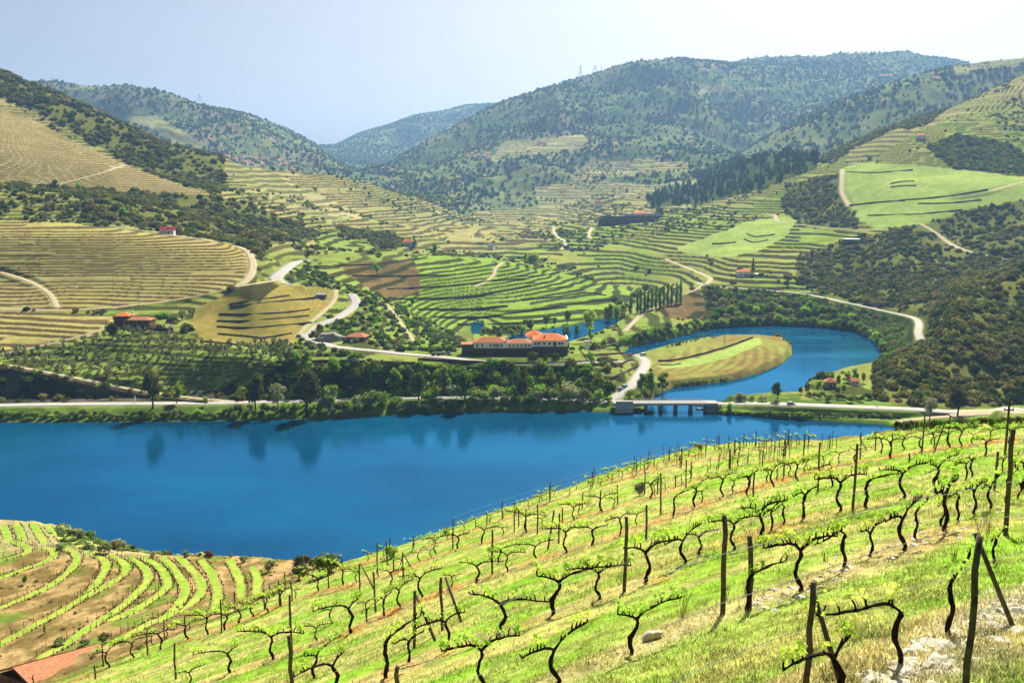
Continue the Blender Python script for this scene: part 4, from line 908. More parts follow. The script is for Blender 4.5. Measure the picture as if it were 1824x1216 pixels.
rocks([(1340,1080),(1400,1062),(1450,1040),(1500,1010),(1560,985),(1640,958),(1720,930),(1790,905)], 150, 14, .04, .15, 'pale flat slate stone in the low stony bank running up from the gnarled vine', 'stones of the long bank', 1)
rocks([(1540,1215),(1600,1200),(1660,1175),(1700,1160),(1760,1120),(1820,1090)], 120, 24, .04, .17, 'pale slate stone in the stony corner bank at the bottom right', 'stones of the corner bank', 2)
rocks([(1060,1180),(1110,1160),(1180,1140),(1250,1110)], 16, 6, .03, .10, 'small pale stone in the grass around the large boulder', 'stones near the boulder', 3)
rocks([(1540,860),(1620,850),(1700,842),(1760,835)], 26, 8, .05, .16, 'small pale stone among dry grass on the upper right slope', 'stones of the upper slope', 4)

# ------------------------------------------------------------------ grass
def grass(name, label, n_, y0, y1, hs, blades, seed, power):
    r = np.random.default_rng(seed); y = 1 / r.uniform(1 / y1 ** power, 1 / y0 ** power, n_) ** (1 / power); s = r.uniform(-.60, .60, n_)
    j = np.clip(np.searchsorted(S, s) - 1, 0, NS - 2); i = np.array([np.searchsorted(Y[:, jj], yy) for jj, yy in zip(j, y)]) - 1; i = np.clip(i, 1, NR - 2)
    f = ((y - Y[i, j]) / (Y[i + 1, j] - Y[i, j])); z = Z[i, j] * (1 - f) + Z[i + 1, j] * f; x = s * y
    ok = (KSEG[i, j] < 11); x, y, z, i, j = x[ok], y[ok], z[ok], i[ok], j[ok]; n_ = len(x)
    col = COL[i, j] * np.exp(r.normal(0, .38, (n_, 1))) * 1.5; dry = (r.uniform(0, 1, n_) < .16)[:, None]; col = np.where(dry, lin((224,208,150)) * .6, col)
    K = blades; bx = np.repeat(x, K) + r.normal(0, .035, n_ * K) * (1 + np.repeat(y, K) / 25); by = np.repeat(y, K) + r.normal(0, .035, n_ * K) * (1 + np.repeat(y, K) / 25); bz = np.repeat(z, K) - .015
    h = r.uniform(hs[0], hs[1], n_ * K) * (1 + np.repeat(y, K) / 45) * (.6 + .8 * np.repeat(fbm(x, y, 1.2, 2, 9), K)); wd = h * .11 + .003; a = r.uniform(0, 6.283, n_ * K); ln = h * r.uniform(.1, .9, n_ * K); la = r.uniform(0, 6.283, n_ * K)
    co = np.stack([np.stack([bx - np.cos(a) * wd, by - np.sin(a) * wd, bz], 1), np.stack([bx + np.cos(a) * wd, by + np.sin(a) * wd, bz], 1), np.stack([bx + np.cos(la) * ln, by + np.sin(la) * ln, bz + h], 1)], 1).reshape(-1, 3)
    fa = np.arange(n_ * K * 3).reshape(-1, 3); tag(link(name, mesh_np(name, co, fa, SMAT, {'tint': np.repeat(col, K * 3, 0)})), label, 'grass', kind='stuff')
grass('grass', 'short spring grass and straw covering the near vineyard slope', 46000, 7, 34, (.02, .07), 5, 1, 1.0)
grass('grass', 'grass and dry weeds on the farther rows of the vineyard slope', 26000, 28, 110, (.03, .09), 4, 2, 1.0)
# ------------------------------------------------------------------ buildings and built things
PLAST = simple_mat('white_plaster', (240,238,232), (226,222,212), 1.2, .85, k=.95)
STW = simple_mat('stone_wall', (128,110,88), (78,66,52), 1.6, .95, .1, .05)
STB = simple_mat('brown_stone', (176,138,100), (124,92,66), 1.4, .95, .1, .05)
SLATE = simple_mat('schist_wall', (126,118,92), (84,78,60), 1.3, .95, .1, .05)
ORG = simple_mat('orange_tiles', (240,140,56), (214,106,42), 2.2, .8, .15, k=.95)
BRN = simple_mat('aged_tiles', (196,132,84), (172,104,66), 2.2, .85, .1, k=.95)
RED = simple_mat('red_tiles', (206,62,44), (170,48,36), 2.2, .8, .1)
CONC = simple_mat('concrete', (214,208,196), (176,172,162), .9, .9)
DARK = simple_mat('dark_opening', (36,36,38), (26,26,28), 3, .4, .4)
DOORM = simple_mat('dark_door', (74,60,48), None, 3, .7)
METAL = simple_mat('galvanised_metal', (170,172,170), None, 4, .5, .5)
GREY = simple_mat('grey_render', (150,148,142), (120,118,112), 1, .9)
def tiles(m_):
    n = m_.node_tree; b = n.nodes['Principled BSDF']; tc = n.nodes.new('ShaderNodeTexCoord'); wv = n.nodes.new('ShaderNodeTexWave'); wv.inputs['Scale'].default_value = 1.6; wv.bands_direction = 'X'
    n.links.new(tc.outputs['Object'], wv.inputs['Vector']); bp = n.nodes.new('ShaderNodeBump'); bp.inputs['Distance'].default_value = .08; n.links.new(wv.outputs['Fac'], bp.inputs['Height']); n.links.new(bp.outputs[0], b.inputs['Normal'])
for m_ in (ORG, BRN, RED): tiles(m_)
def hip(mb, x0, x1, y0, y1, z, h, ov=.35, ridge=None, gable=False):
    x0 -= ov; x1 += ov; y0 -= ov; y1 += ov; ins = 0 if gable else min((y1 - y0) / 2, (x1 - x0) / 2 * .98); ym = (y0 + y1) / 2
    v = [(x0,y0,z),(x1,y0,z),(x1,y1,z),(x0,y1,z),(x0+ins,ym,z+h),(x1-ins,ym,z+h),(x0,y0,z-.15),(x1,y0,z-.15),(x1,y1,z-.15),(x0,y1,z-.15)]
    return mb.add(v, [(0,1,5,4),(1,2,5),(2,3,4,5),(3,0,4),(9,8,7,6),(0,6,7,1),(1,7,8,2),(2,8,9,3),(3,9,6,0)])
def opening(parent, x, z, w_, h_, y, kind='window', mat=None, frame=PLAST):
    f = MB().box(x - w_/2 - .08, x + w_/2 + .08, y - .05, y + .02, z - .08, z + h_ + .08).build(kind, frame, parent)
    MB().box(x - w_/2, x + w_/2, y - .08, y - .03, z, z + h_).build('pane' if kind == 'window' else 'leaf', mat or DARK, f); return f
def house(name, label, cat, W, rz, w_, d_, hw_, hr, wall, roof, wins=(), gable=False, base=0, chim=None, group=None, doors=()):
    o = empty(name, W, rz); tag(o, label, cat, group)
    MB().box(-w_/2, w_/2, 0, d_, -1.5 - base, hw_).build('wall', wall, o)
    rf = hip(MB(), -w_/2, w_/2, 0, d_, hw_ + .02, hr, gable=gable).build('roof', roof, o)
    if gable:
        MB().add([(-w_/2,0,hw_),(-w_/2,d_,hw_),(-w_/2,d_/2,hw_+hr*.93),(-w_/2+.2,0,hw_),(-w_/2+.2,d_,hw_),(-w_/2+.2,d_/2,hw_+hr*.93)],[(0,2,1),(3,4,5),(0,3,5,2),(1,2,5,4)]).build('gable', wall, o)
        MB().add([(w_/2,0,hw_),(w_/2,d_,hw_),(w_/2,d_/2,hw_+hr*.93),(w_/2-.2,0,hw_),(w_/2-.2,d_,hw_),(w_/2-.2,d_/2,hw_+hr*.93)],[(0,1,2),(3,5,4),(0,2,5,3),(1,4,5,2)]).build('gable', wall, o)
    if chim: MB().box(chim-.35, chim+.35, d_*.35, d_*.35+.7, hw_, hw_+hr+.8).build('chimney', PLAST if wall != STB else STB, rf)
    for x, z, a, b in wins: opening(o, x, z, a, b, 0)
    for x, a, b in doors: opening(o, x, 0, a, b, 0, 'door', DOORM)
    return o
def at(px, row, dz=0): W = hit(px, row); return W + np.array([0, 0, dz])

# winery: long white upper storey over a stone base
q = 520 / FPX / .98; W0 = np.array([s_of(917, 520, 18.6) * 520, 522.0, 18.6]); wx = lambda px: (px - 917) * q
o = empty('winery', W0); tag(o, 'long winery with white upper storey, orange tile roofs and dark stone ground floor', 'building')
MB().box(wx(844), wx(948), 0, 10, -1, 4.3).build('stone_base', STW, o)
MB().box(wx(949), wx(1011), -.6, 13, -3, 5.2).build('stone_base', SLATE, o)
MB().box(wx(823), wx(843.6), .3, 8, -1, 6.0).build('porch', SLATE, o); MB().box(wx(821), wx(844.5), -.3, 8.6, 6.05, 6.5).build('porch_roof', BRN, o)
for a in (824, 829, 834, 839): opening(o, wx(a), .2, 1.1, 2.6, .28, 'opening', DARK, SLATE)
MB().box(wx(844), wx(903), .05, 9.9, 4.34, 7.4).build('upper_wall', PLAST, o); MB().box(wx(903.1), wx(948.7), .25, 9.5, 4.34, 6.9).build('upper_wall', PLAST, o); MB().box(wx(949), wx(1011), -.4, 12.8, 5.24, 8.6).build('upper_wall', PLAST, o)
r1 = hip(MB(), wx(844), wx(902.5), 0, 10, 7.43, 2.5).build('roof', BRN, o); hip(MB(), wx(904), wx(946.5), .2, 9.5, 6.93, 2.0).build('roof', BRN, o)
r3 = hip(MB(), wx(950), wx(1010.4), -.4, 12.8, 8.63, 3.2).build('roof', ORG, o); hip(MB(), wx(938), wx(968), 13.4, 24, 8.8, 3.0).build('roof', ORG, o); MB().box(wx(939), wx(967), 13.6, 23.8, 3, 8.7).build('upper_wall', PLAST, o)
MB().box(wx(1009), wx(1011.6), -.6, 13.2, 8.66, 9.6).build('parapet', PLAST, o)
MB().box(wx(901), wx(903.5), 2, 3, 7.5, 10.4).build('chimney', PLAST, r1); MB().box(wx(970), wx(972), 3, 4, 9.4, 11.8).build('chimney', PLAST, r3)
for a in (850, 859, 874, 880, 884, 888, 894): opening(o, wx(a), 5.0, .95, 1.5, .05)
for a in (908, 915, 922, 929, 936, 943): opening(o, wx(a), 4.9, .9, 1.2, .25)
for a in (954, 960, 969, 979, 996, 1001): opening(o, wx(a), 6.2, 1.1, 1.4, -.4)
opening(o, wx(988), 5.5, 1.6, 2.4, -.4, 'door', DOORM)
for a in (863, 883, 923, 936): opening(o, wx(a), .5, 1.4, 2.3, 0, 'door', DARK, STW)
for a in (850, 872, 895, 911, 944): opening(o, wx(a), 2.2, .7, .8, 0, 'window', DARK, STW)

# stone farmhouse on the left
W = at(236, 585); sc = W[1] / FPX
o = empty('stone_farmhouse', W, R(-4)); tag(o, 'brown stone farmhouse with two hipped orange roofs between the olive grove and the vineyard', 'house')
MB().box(-17*sc, 33*sc, 0, 8, -2, 5.0).build('wall', STB, o); MB().box(-36*sc, -17.2*sc, 1.5, 10, -2, 7.0).build('wall', STW, o)
hip(MB(), -17*sc, 33*sc, 0, 8, 5.03, 1.5).build('roof', BRN, o); rr_ = hip(MB(), -36*sc, -8*sc, 1.5, 10, 7.03, 2.0).build('roof', ORG, o)
MB().box(-6*sc, -4*sc, 5, 6, 7, 9.6).build('chimney', PLAST, rr_)
for a in (-10, -2, 6, 14, 25): opening(o, a*sc, 2.9, .9, 1.2, 0, 'window', DARK, STB)
for a in (-6, 4, 20): opening(o, a*sc, .2, 1.1, 2.0, 0, 'door', DARK, STB)
MB().box(34*sc, 76*sc, -1, -.5, -2.5, .8).build('terrace_wall', STW, o)
for a in (38, 48, 58, 70, 75): MB().box(a*sc, a*sc+.5, 0, .5, 0, 3.0).build('pillar', PLAST if a > 60 else STW, o)
MB().box(60*sc, 77*sc, 0, .5, 3.02, 3.3).build('beam', STW, o)
# other houses
W = at(297, 417); k = W[1] / FPX
house('white_house', 'white house with a red gabled roof alone in the dark scrub above the big vineyard', 'house', W, R(10), 24*k, 8, 7*k, 6*k, PLAST, RED, [(-8*k,1.2,1,1.2),(-2*k,1.2,1,1.2),(8*k,1.2,1,1.2)], True, 1, 4*k, doors=[(3*k,1.2,2.2)])
W = at(633, 609); k = W[1] / FPX
house('low_house', 'low house with a reddish brown hipped roof beside the road bend and gravel heap', 'house', W, R(-8), 36*k, 9, 2.9, 2.0, STB, BRN, [(-4,1,1.2,1.2),(0,1,1.2,1.2),(4,1,1.2,1.2)])
W = at(727, 439); k = W[1] / FPX
house('white_house', 'small white house with an orange roof beside a row of cypresses on the central knoll', 'house', W, R(6), 19*k, 8, 8*k, 5*k, PLAST, ORG, [(-3,2,1,1.2),(1,2,1,1.2),(3.5,2,1,1.2)], doors=[(-.8,1,2.1)])
W = at(874, 446); k = W[1] / FPX
house('white_house', 'narrow two storey white house with a grey roof in the valley gap', 'house', W, R(-12), 11*k, 7, 9*k, 3*k, PLAST, GREY, [(-1.5,1,1,1.2),(1.5,1,1,1.2),(-1.5,4,1,1.2),(1.5,4,1,1.2)], True)
W = at(868, 438)
house('small_barn', 'small grey barn next to the narrow white house in the valley gap', 'barn', W + np.array([-9, 14, 0]), R(8), 6, 6, 3, 1.8, GREY, GREY, [(0,1,.9,1)], True)
W = at(1066, 371); k = W[1] / FPX
house('white_house', 'white house with a bright orange roof among the dry terraces below the mountain', 'house', W, R(4), 16*k, 10, 8*k, 5*k, PLAST, ORG, [(-3*k,2,1.4,1.6),(3*k,2,1.4,1.6)], doors=[(0,1.4,2.4)])
W = at(1328, 493); k = W[1] / FPX
o = house('white_house', 'wide white house with a pale orange roof and annex above the loop road', 'house', W, R(3), 28*k, 8, 9*k, 4*k, PLAST, ORG, [(-8*k,1.3,1.1,1.3),(-2*k,1.3,1.1,1.3),(4*k,1.3,1.1,1.3),(10*k,1.3,1.1,1.3)], doors=[(1*k,1.1,2.2)])
MB().box(14.2*k, 30*k, 1, 7, -1.5, 5*k).build('annex', PLAST, o)
W = at(1480, 690); k = W[1] / FPX
house('cottage', 'beige cottage with a brown hipped roof on the green point by the water', 'house', W, R(-10), 20*k, 6, 2.9, 2.0, simple_mat('beige_wall', (214,186,150), None, 1), BRN, [(-1.6,1,.9,1),(1.8,1,.9,1)], doors=[(0,.9,2)])
W = at(1523, 686); k = W[1] / FPX
house('cottage', 'little white cottage on the lawn behind the beige cottage', 'house', W, R(12), 14*k, 5, 2.2, 1.5, PLAST, BRN, [(-1,.9,.8,.8),(1,.9,.8,.8)], True)
W = at(1520, 433); k = W[1] / FPX
o = house('grey_building', 'flat grey stone building half hidden by scrub under the smooth green field', 'building', W, R(-6), 30*k, 9, 7*k, .5, GREY, METAL, [(-5,2,1.5,1.5),(3,2,1.5,1.5)])
MB().box(15.2*k, 26*k, 1, 9, -2, 9*k).build('tower', STW, o)
W = at(1642, 249); k = W[1] / FPX
house('white_house', 'white house with an orange roof high on the right hill', 'house', W, R(-5), 15*k, 9, 7*k, 4*k, PLAST, ORG, [(-3,2,1.2,1.4),(3,2,1.2,1.4)])
W = at(1700, 171); k = W[1] / FPX
house('white_house', 'tiny white house near the right hill skyline', 'house', W, R(5), 12*k, 9, 5*k, 3*k, PLAST, GREY, [(-3,1.5,1.2,1.4),(2,1.5,1.2,1.4)])
W = at(571, 531); k = W[1] / FPX
house('hut', 'small grey hut at the upper corner of the walled tan field', 'hut', W, R(-6), 17*k, 4, 2.4, .9, GREY, METAL, [(-1.5,1,.7,.7)], True)
# quinta on its walls
W = at(1155, 396); k = W[1] / FPX
o = empty('hilltop_quinta', W); tag(o, 'low white quinta with an orange roof on massive dark retaining walls in the upper valley', 'building')
MB().box(-88*k, 10*k, 0, 3, -6, 6*k).build('retaining_wall', SLATE, o); MB().box(-82*k, 66*k, 22, 25, -4, 10*k).build('retaining_wall', SLATE, o); MB().box(12*k, 68*k, 4, 8, -6, 5*k).build('retaining_wall', SLATE, o)
MB().box(-40*k, 26*k, 28, 36, 3*k, 13.5*k).build('wall', PLAST, o); MB().box(-20*k, 4*k, 37, 50, 3*k, 15*k).build('wall', PLAST, o)
hip(MB(), -20*k, 4*k, 37, 50, 15.1*k, 4*k).build('roof', ORG, o); MB().box(-41*k, 27*k, 27, 37, 13.6*k, 14.4*k).build('flat_roof', CONC, o); hip(MB(), 14*k, 30*k, 38, 50, 11*k, 4*k).build('roof', ORG, o)
for a in (-34, -24, -14, -4, 6, 16): opening(o, a*k, 9*k, 1.6, 1.8, 28)
# far villages
VC = [(841,277),(848,272),(853,279),(858,274),(862,281),(868,277),(846,283),(856,285),(872,284),(833,281),(965,256),(970,259),
 (405,283),(418,287),(430,284),(441,289),(452,286),(462,291),(473,287),(484,293),(495,289),(506,296),(516,293),(526,299),(447,294),(468,297),(490,301),(503,303),(520,305),(436,293),(457,282),(480,283),
 (1254,129),(1262,130),(1272,128),(1282,130),(1572,137),(1580,138),(1587,139),(1665,142),(1672,144),(1405,183),(1222,235),(1140,310),(1148,313)]
hv_p = None; VCG = {0: 'houses of the village on the big mountain', 1: 'houses of the left hillside village', 2: 'houses scattered high on the mountains'}
VLB = {0: 'tiny house of the village at the foot of the big mountain', 1: 'tiny house of the pale village under the left mountain', 2: 'tiny pale house high on the far mountains'}
HP = []
for c_ in (ORG, BRN, GREY):
    HP.append(house('village_house', 'x', 'house', (0, 0, 0), 0, 11, 8, 6, 2.6, PLAST, c_, [(-3,3,1.2,1.4),(2,3,1.2,1.4)], base=2))
for i, (a, b) in enumerate(VC):
    g_ = 0 if 830 < a < 980 else (1 if a < 530 else 2); W = at(a, b); o = copy_tree(HP[[0, 0, 1, 2][i % 4]], W, rnd.uniform(-.5, .5), rnd.uniform(.8, 1.25) * W[1] / 2600); tag(o, VLB[g_], 'house', VCG[g_])
for h_ in HP:
    for c in kids(h_):
        for c2 in kids(c): bpy.data.objects.remove(c2)
        bpy.data.objects.remove(c)
    bpy.data.objects.remove(h_)
KIDS.clear()

# tiled shed at the lower left
A = plane_hit(14, 1190, 0); s1, m1 = ray_sm(22, 1190); s2, m2 = ray_sm(181, 1146); y1, y2 = 105.0, 116.0
A = np.array([s1*y1, y1, ZC+m1*y1]); B = np.array([s2*y2, y2, ZC+m2*y2]); d = (B - A); Ln = math.hypot(d[0], d[1]); zr = (A[2]+B[2])/2; tilt = math.atan2(d[2], Ln)
o = empty('tiled_shed', (A[0], A[1], A[2])); o.rotation_euler = (0, -tilt, math.atan2(d[1], d[0])); tag(o, 'shed with a long orange tile roof at the bottom left corner below the curved benches', 'shed')
m = MB(); nt_ = int(Ln / .24)
for k in range(nt_):
    x = k * .24 + .12
    for sg in (-1, 1):
        for r_ in range(8):
            t0, t1 = r_ / 8, (r_ + 1) / 8 + .02; lift = .02 * (1 - 0)
            P = [(x, sg * 3.0 * t0, -1.15 * t0 + .05), (x, sg * 3.0 * t1, -1.15 * t1 + .02)]
            m.tube(P, [.125, .115], 6, False)
m.build('roof', simple_mat('terracotta', (216,156,116), (180,118,86), 3.2, .85, .1, k=1.0), o)
MB().add([(0,-3.0,-1.2),(Ln,-3.0,-1.2),(Ln,0,-.02),(0,0,-.02),(0,3.0,-1.2),(Ln,3.0,-1.2)],[(0,1,2,3),(3,2,5,4)]).build('roof_boards', WOODM, o)
MB().box(.2, Ln-.2, -2.7, 2.7, -5.5, -1.25).build('wall', STB, o)

# bridge
yb0, yb1, zb = 464.5, 471.5, 4.75; bx = lambda px: float(s_of(px, 466, 4)) * 466
o = empty('road_bridge', (bx(1186), 468, 0)); tag(o, 'low concrete road bridge on slim piers across the mouth of the side river', 'bridge'); ox = bx(1186)
MB().box(bx(1092)-ox, bx(1278)-ox, -3.5, 3.5, 3.75, 4.8).build('deck', CONC, o)
MB().box(bx(1092)-ox, bx(1278)-ox, -3.2, 3.2, 4.803, 4.86).build('carriageway', MA, o)
for yy in (-3.5, 3.3):
    MB().box(bx(1126)-ox, bx(1258)-ox, yy, yy+.2, 5.55, 5.68).build('handrail', CONC, o)
    for t in range(24):
        xx = bx(1126)-ox + t * (bx(1258)-bx(1126)) / 23; MB().box(xx-.08, xx+.08, yy, yy+.2, 4.85, 5.54).build('baluster', CONC, o)
for px in (1151.5, 1178, 1204.6, 1231.6): MB().box(bx(px)-ox-.55, bx(px)-ox+.55, -3.2, 3.2, -2.5, 3.74).build('pier', GREY, o)
MB().box(bx(1096)-ox, bx(1127)-ox, -3.9, -2.9, -2.5, 3.72).build('abutment', CONC, o); MB().box(bx(1257)-ox, bx(1279)-ox, -3.9, 3.6, -2.5, 3.72).build('abutment', GREY, o)
MB().box(bx(1096)-ox, bx(1127)-ox, -3.9, -3.52, 3.76, 5.9).build('parapet', CONC, o)
# jetty and moored boat seen beneath the bridge
W = plane_hit(1246, 722.5, 0); o = empty('floating_jetty', W); tag(o, 'dark floating jetty seen through the last opening of the bridge', 'jetty')
MB().box(-2.6, 2.6, -1, 1, .1, .35).build('deck', DOORM, o)
for a in (-2.2, 2.2): MB().box(a-.5, a+.5, -.9, .9, -.3, .08).build('float', DARK, o)
W = plane_hit(1247, 729, 0); o = empty('rowing_boat', W); tag(o, 'small dark moored boat below the jetty at the bridge', 'boat')
m = MB(); n_ = 9; T = []
for i in range(n_):
    t = i/(n_-1)*2-1; w_ = .75*(1-abs(t)**3)+.03; zt = .45+.15*t*t; T.append([(2.2*t,-w_,zt),(2.2*t,-w_*.55,0),(2.2*t,w_*.55,0),(2.2*t,w_,zt),(2.2*t,w_*.9,zt-.02),(2.2*t,w_*.45,.1),(2.2*t,-w_*.45,.1),(2.2*t,-w_*.9,zt-.02)])
m.v = [p for r_ in T for p in r_]
for i in range(n_-1):
    for k in range(8): m.f.append((i*8+k, i*8+(k+1)%8, (i+1)*8+(k+1)%8, (i+1)*8+k))
m.build('hull', DARK, o); MB().box(-.2,.2,-.6,.6,.3,.36).build('bench', DOORM, o)

# cars
GLASS = simple_mat('car_glass', (40,50,60), None, 3, .15, .6)
TYRE = simple_mat('rubber', (30,30,30), None, 3, .9)
def car(px, row, colr, rz, lab, W=None, van=False, grp=None):
    paint_ = simple_mat('car_paint', colr, colr, 1, .3, .5, k=.8); W = at(px, row, .25) if W is None else W; o = empty('parked_car', W, rz); tag(o, lab, 'car', grp)
    L_, w_ = 4.3, 1.75; hb, hc = (1.0, 1.75) if van else (.85, 1.42)
    prof = [(-2.15,.35),(-2.1,hb-.1),(-1.95,hb),(2.0,hb-.12),(2.15,hb-.3),(2.15,.35)]
    m = MB(); m.v = [(x,-w_/2,z) for x,z in prof]+[(x,w_/2,z) for x,z in prof]; n_ = len(prof); m.f = [tuple(range(n_)), tuple(range(2*n_-1,n_-1,-1))]+[(i,i+n_,(i+1)%n_+n_,(i+1)%n_) for i in range(n_)]
    m.build('body', paint_, o)
    c = [(-1.9,hb+.005),(-1.6,hc),(.5 if not van else 1.2,hc),(1.15 if not van else 1.6,hb+.005)]; m = MB(); m.v = [(x,-.72,z) for x,z in c]+[(x,.72,z) for x,z in c]; m.f = [(0,1,2,3),(7,6,5,4)]+[(i,i+4,(i+1)%4+4,(i+1)%4) for i in range(4)]; cb = m.build('cabin', GLASS, o)
    MB().box(c[1][0]+.05, c[2][0]-.05, -.7, .7, hc+.003, hc+.05).build('roof_panel', paint_, cb)
    for x in (-1.35,1.35):
        for y in (-.8,.8):
            wh = MB().tube([(x,y-.1,.32),(x,y+.1,.32)],.32,12).build('wheel', TYRE, o); MB().tube([(x,y-.13,.32),(x,y+.13,.32)],.18,8).build('rim', METAL, wh)
    for y in (-.6,.6): MB().box(2.13,2.18,y-.2,y+.2,.55,.7).build('headlight', PLAST, o)
car(1145, 634, (240,240,240), R(200), 'white van-like car at the road bend between the winery and the river loop', van=True)
car(1121, 634, (170,30,34), R(185), 'red car parked left of the white car at the road bend')
car(1105, 695, (130,170,190), R(55), 'pale blue car climbing the road up from the bridge')
car(1113, 690, (110,160,190), R(55), 'second pale blue car right behind the first on the road up from the bridge')
car(1409, 721, (190,196,200), R(2), 'silver car on the causeway road near the fork')
for i, (a, b, c_) in enumerate([(610,606,(220,220,224)),(618,609,(60,64,70)),(627,611,(200,204,208)),(772,633,(50,52,56)),(781,633,(60,60,64)),(790,632,(90,92,96)),(800,631,(48,50,54)),(705,622,(120,40,36))]):
    car(a, b, c_, R(70 + 10*i), ['pale car parked left of the low brown house','dark car parked in front of the low brown house','silver car beside the low brown house','dark car, first of the row parked left of the winery','second dark car of the row left of the winery','grey car in the middle of the row left of the winery','dark car nearest the winery wall','brown red car on the yard between the low house and the winery'][i])

# gravel heap with digger
W = at(588, 606); k = W[1]/FPX; r = np.random.default_rng(5); v, f = ICO[2]; v = v*[28*k, 6, 4.6]*(1+r.normal(0,.08,(len(v),1))); v[:,2] = np.maximum(v[:,2], -1.0)
GRV = simple_mat('gravel', (186,182,170), (128,124,114), 1.4, .95, .1, .1); tag(link('gravel_heap', mesh_np('gravel_heap', v, f, GRV), loc=W), 'heap of pale grey rubble inside the bend of the road', 'rubble heap')
YEL = simple_mat('yellow_paint', (222,170,50), None, 2, .5); W = at(563, 599); o = empty('excavator', W, R(20)); tag(o, 'small digger with a raised bent arm at the left end of the rubble heap', 'excavator')
for y in (-.8,.8): MB().box(-1.4,1.4,y-.25,y+.25,0,.7).build('track', TYRE, o)
MB().box(-1.3,1.0,-.9,.9,.75,1.6).build('body', YEL, o); MB().box(.2,1.0,-.85,0,1.62,2.6).build('cab', GLASS, o)
MB().tube([(1,.4,1.4),(2.2,.4,3.6),(4.4,.4,3.9)],[.22,.2,.16],6).build('boom', YEL, o); MB().tube([(4.4,.4,3.9),(5.0,.4,1.6)],[.16,.12],6).build('stick', YEL, o); MB().box(4.6,5.4,0,.8,1.0,1.6).build('bucket', DARK, o)

# water tank on legs
W = at(1046, 627); k = W[1]/FPX; o = empty('water_tank', W); tag(o, 'white box shaped water tank on legs right of the winery', 'tank'); MB().box(-4.6*k,4.6*k,-1.2,1.6,8*k,20*k).build('tank_body', PLAST, o); MB().box(-5*k,5*k,-1.4,1.8,20.05*k,21*k).build('tank_lid', CONC, o)
for x in (-3.8,3.8):
    for y in (-1,1.4): MB().box(x*k-.15,x*k+.15,y-.15,y+.15,-1,7.95*k).build('leg', METAL, o)

# lattice pylons
def pylon_proto():
    o = empty('lattice_pylon', (0,0,0)); m = MB(); H_ = 30; b_ = 3.0
    wd = lambda z: b_*(1-z/H_)**1.1+.35
    zs = [0,4,8,12,16,20,24,27,30]
    for sx,sy in ((1,1),(1,-1),(-1,1),(-1,-1)): m.tube([(sx*wd(z),sy*wd(z),z) for z in zs],.13,4)
    for z0,z1 in zip(zs[:-1],zs[1:]):
        for a,b_2 in (((1,1),(1,-1)),((1,-1),(-1,-1)),((-1,-1),(-1,1)),((-1,1),(1,1))):
            m.tube([(a[0]*wd(z0),a[1]*wd(z0),z0),(b_2[0]*wd(z1),b_2[1]*wd(z1),z1)],.08,3); m.tube([(b_2[0]*wd(z0),b_2[1]*wd(z0),z0),(a[0]*wd(z1),a[1]*wd(z1),z1)],.08,3)
    m.build('tower', METAL, o)
    for z,l in ((21,5),(24.5,6),(28,4)): MB().tube([(-l,0,z),(0,0,z+.6),(l,0,z)],.14,4).build('crossarm', METAL, o)
    return o
PP = pylon_proto()
for px, b, t, lab in [(1085,628,594,'lattice pylon among the trees by the river right of the winery'),(248,550,517,'thin lattice pylon in front of the big left vineyard'),(1290,622,595,'faint lattice pylon standing on the field inside the river loop'),(356,182,168,'pylon on the skyline of the left mountain'),(93,152,138,'pylon on the highest left skyline'),(1034,143,118,'tall pylon on the left shoulder of the big mountain'),(1060,132,117,'pylon right of the tall one on the shoulder of the big mountain'),(1071,129,118,'third pylon of the group on the shoulder of the big mountain'),(1344,120,99,'leftmost pylon of the pair on the far summit ridge'),(1352,121,102,'right pylon of the pair on the far summit ridge'),(1419,113,96,'lone pylon on the far ridge right of the pair'),(1440,112,99,'shorter pylon right of the lone one on the far ridge'),(1510,108,92,'pylon left of the twin summit knolls'),(1525,106,92,'pylon at the foot of the first summit knoll'),(1574,101,87,'pylon between the twin summit knolls'),(1118,142,125,'pylon below the crest of the big mountain'),(1622,132,105,'pylon on the slope below the right summit'),(1527,133,112,'pylon on the hazy slope under the summit knolls')]:
    W = at(px, b); h_ = (b-t)*W[1]*ct/FPX; sc_ = h_/30; th = max(1.0, W[1]/2600)
    o = copy_tree(PP, W, rnd.uniform(-.6,.6), (sc_*th*.9, sc_*th*.9, sc_)); tag(o, lab, 'pylon')
for c in kids(PP): bpy.data.objects.remove(c)
bpy.data.objects.remove(PP); KIDS.clear()
# turbine-like mast next to the ridge pylons
W = at(1357, 119); k = W[1]*ct/FPX; o = empty('wind_turbine', W); tag(o, 'small wind turbine beside the pair of pylons on the far ridge', 'wind turbine')
MB().tube([(0,0,0),(0,0,13*k)],[1.6,.9],8).build('mast', PLAST, o); hb_ = MB().tube([(0,-2,13*k),(0,3,13*k)],1.2,8).build('nacelle', PLAST, o)
for a in (80, 200, 320): MB().tube([(0,-2.2,13*k),(math.cos(R(a))*8*k,-2.2,13*k+math.sin(R(a))*8*k)],[1.0,.3],5).build('blade', PLAST, o)
# small roadside things
for px, row, h_, lab in [(241,717,3.4,'tall white marker stone at the cliff foot beside the riverside road'),(375,716,1.9,'left one of two small white posts by the riverside road'),(381,715,1.9,'right one of two small white posts by the riverside road'),(1381,718,1.6,'short grey post on the causeway verge'),(1562,724,2.2,'white marker on the road right of the causeway')]:
    W = at(px, row); m = MB().tube([(0,0,-.2),(0,0,h_*.8),(0,0,h_)],[.34,.34,.2],8); o = m.build('marker_post', PLAST if 'white' in lab else GREY); o.location = W; tag(o, lab, 'marker')

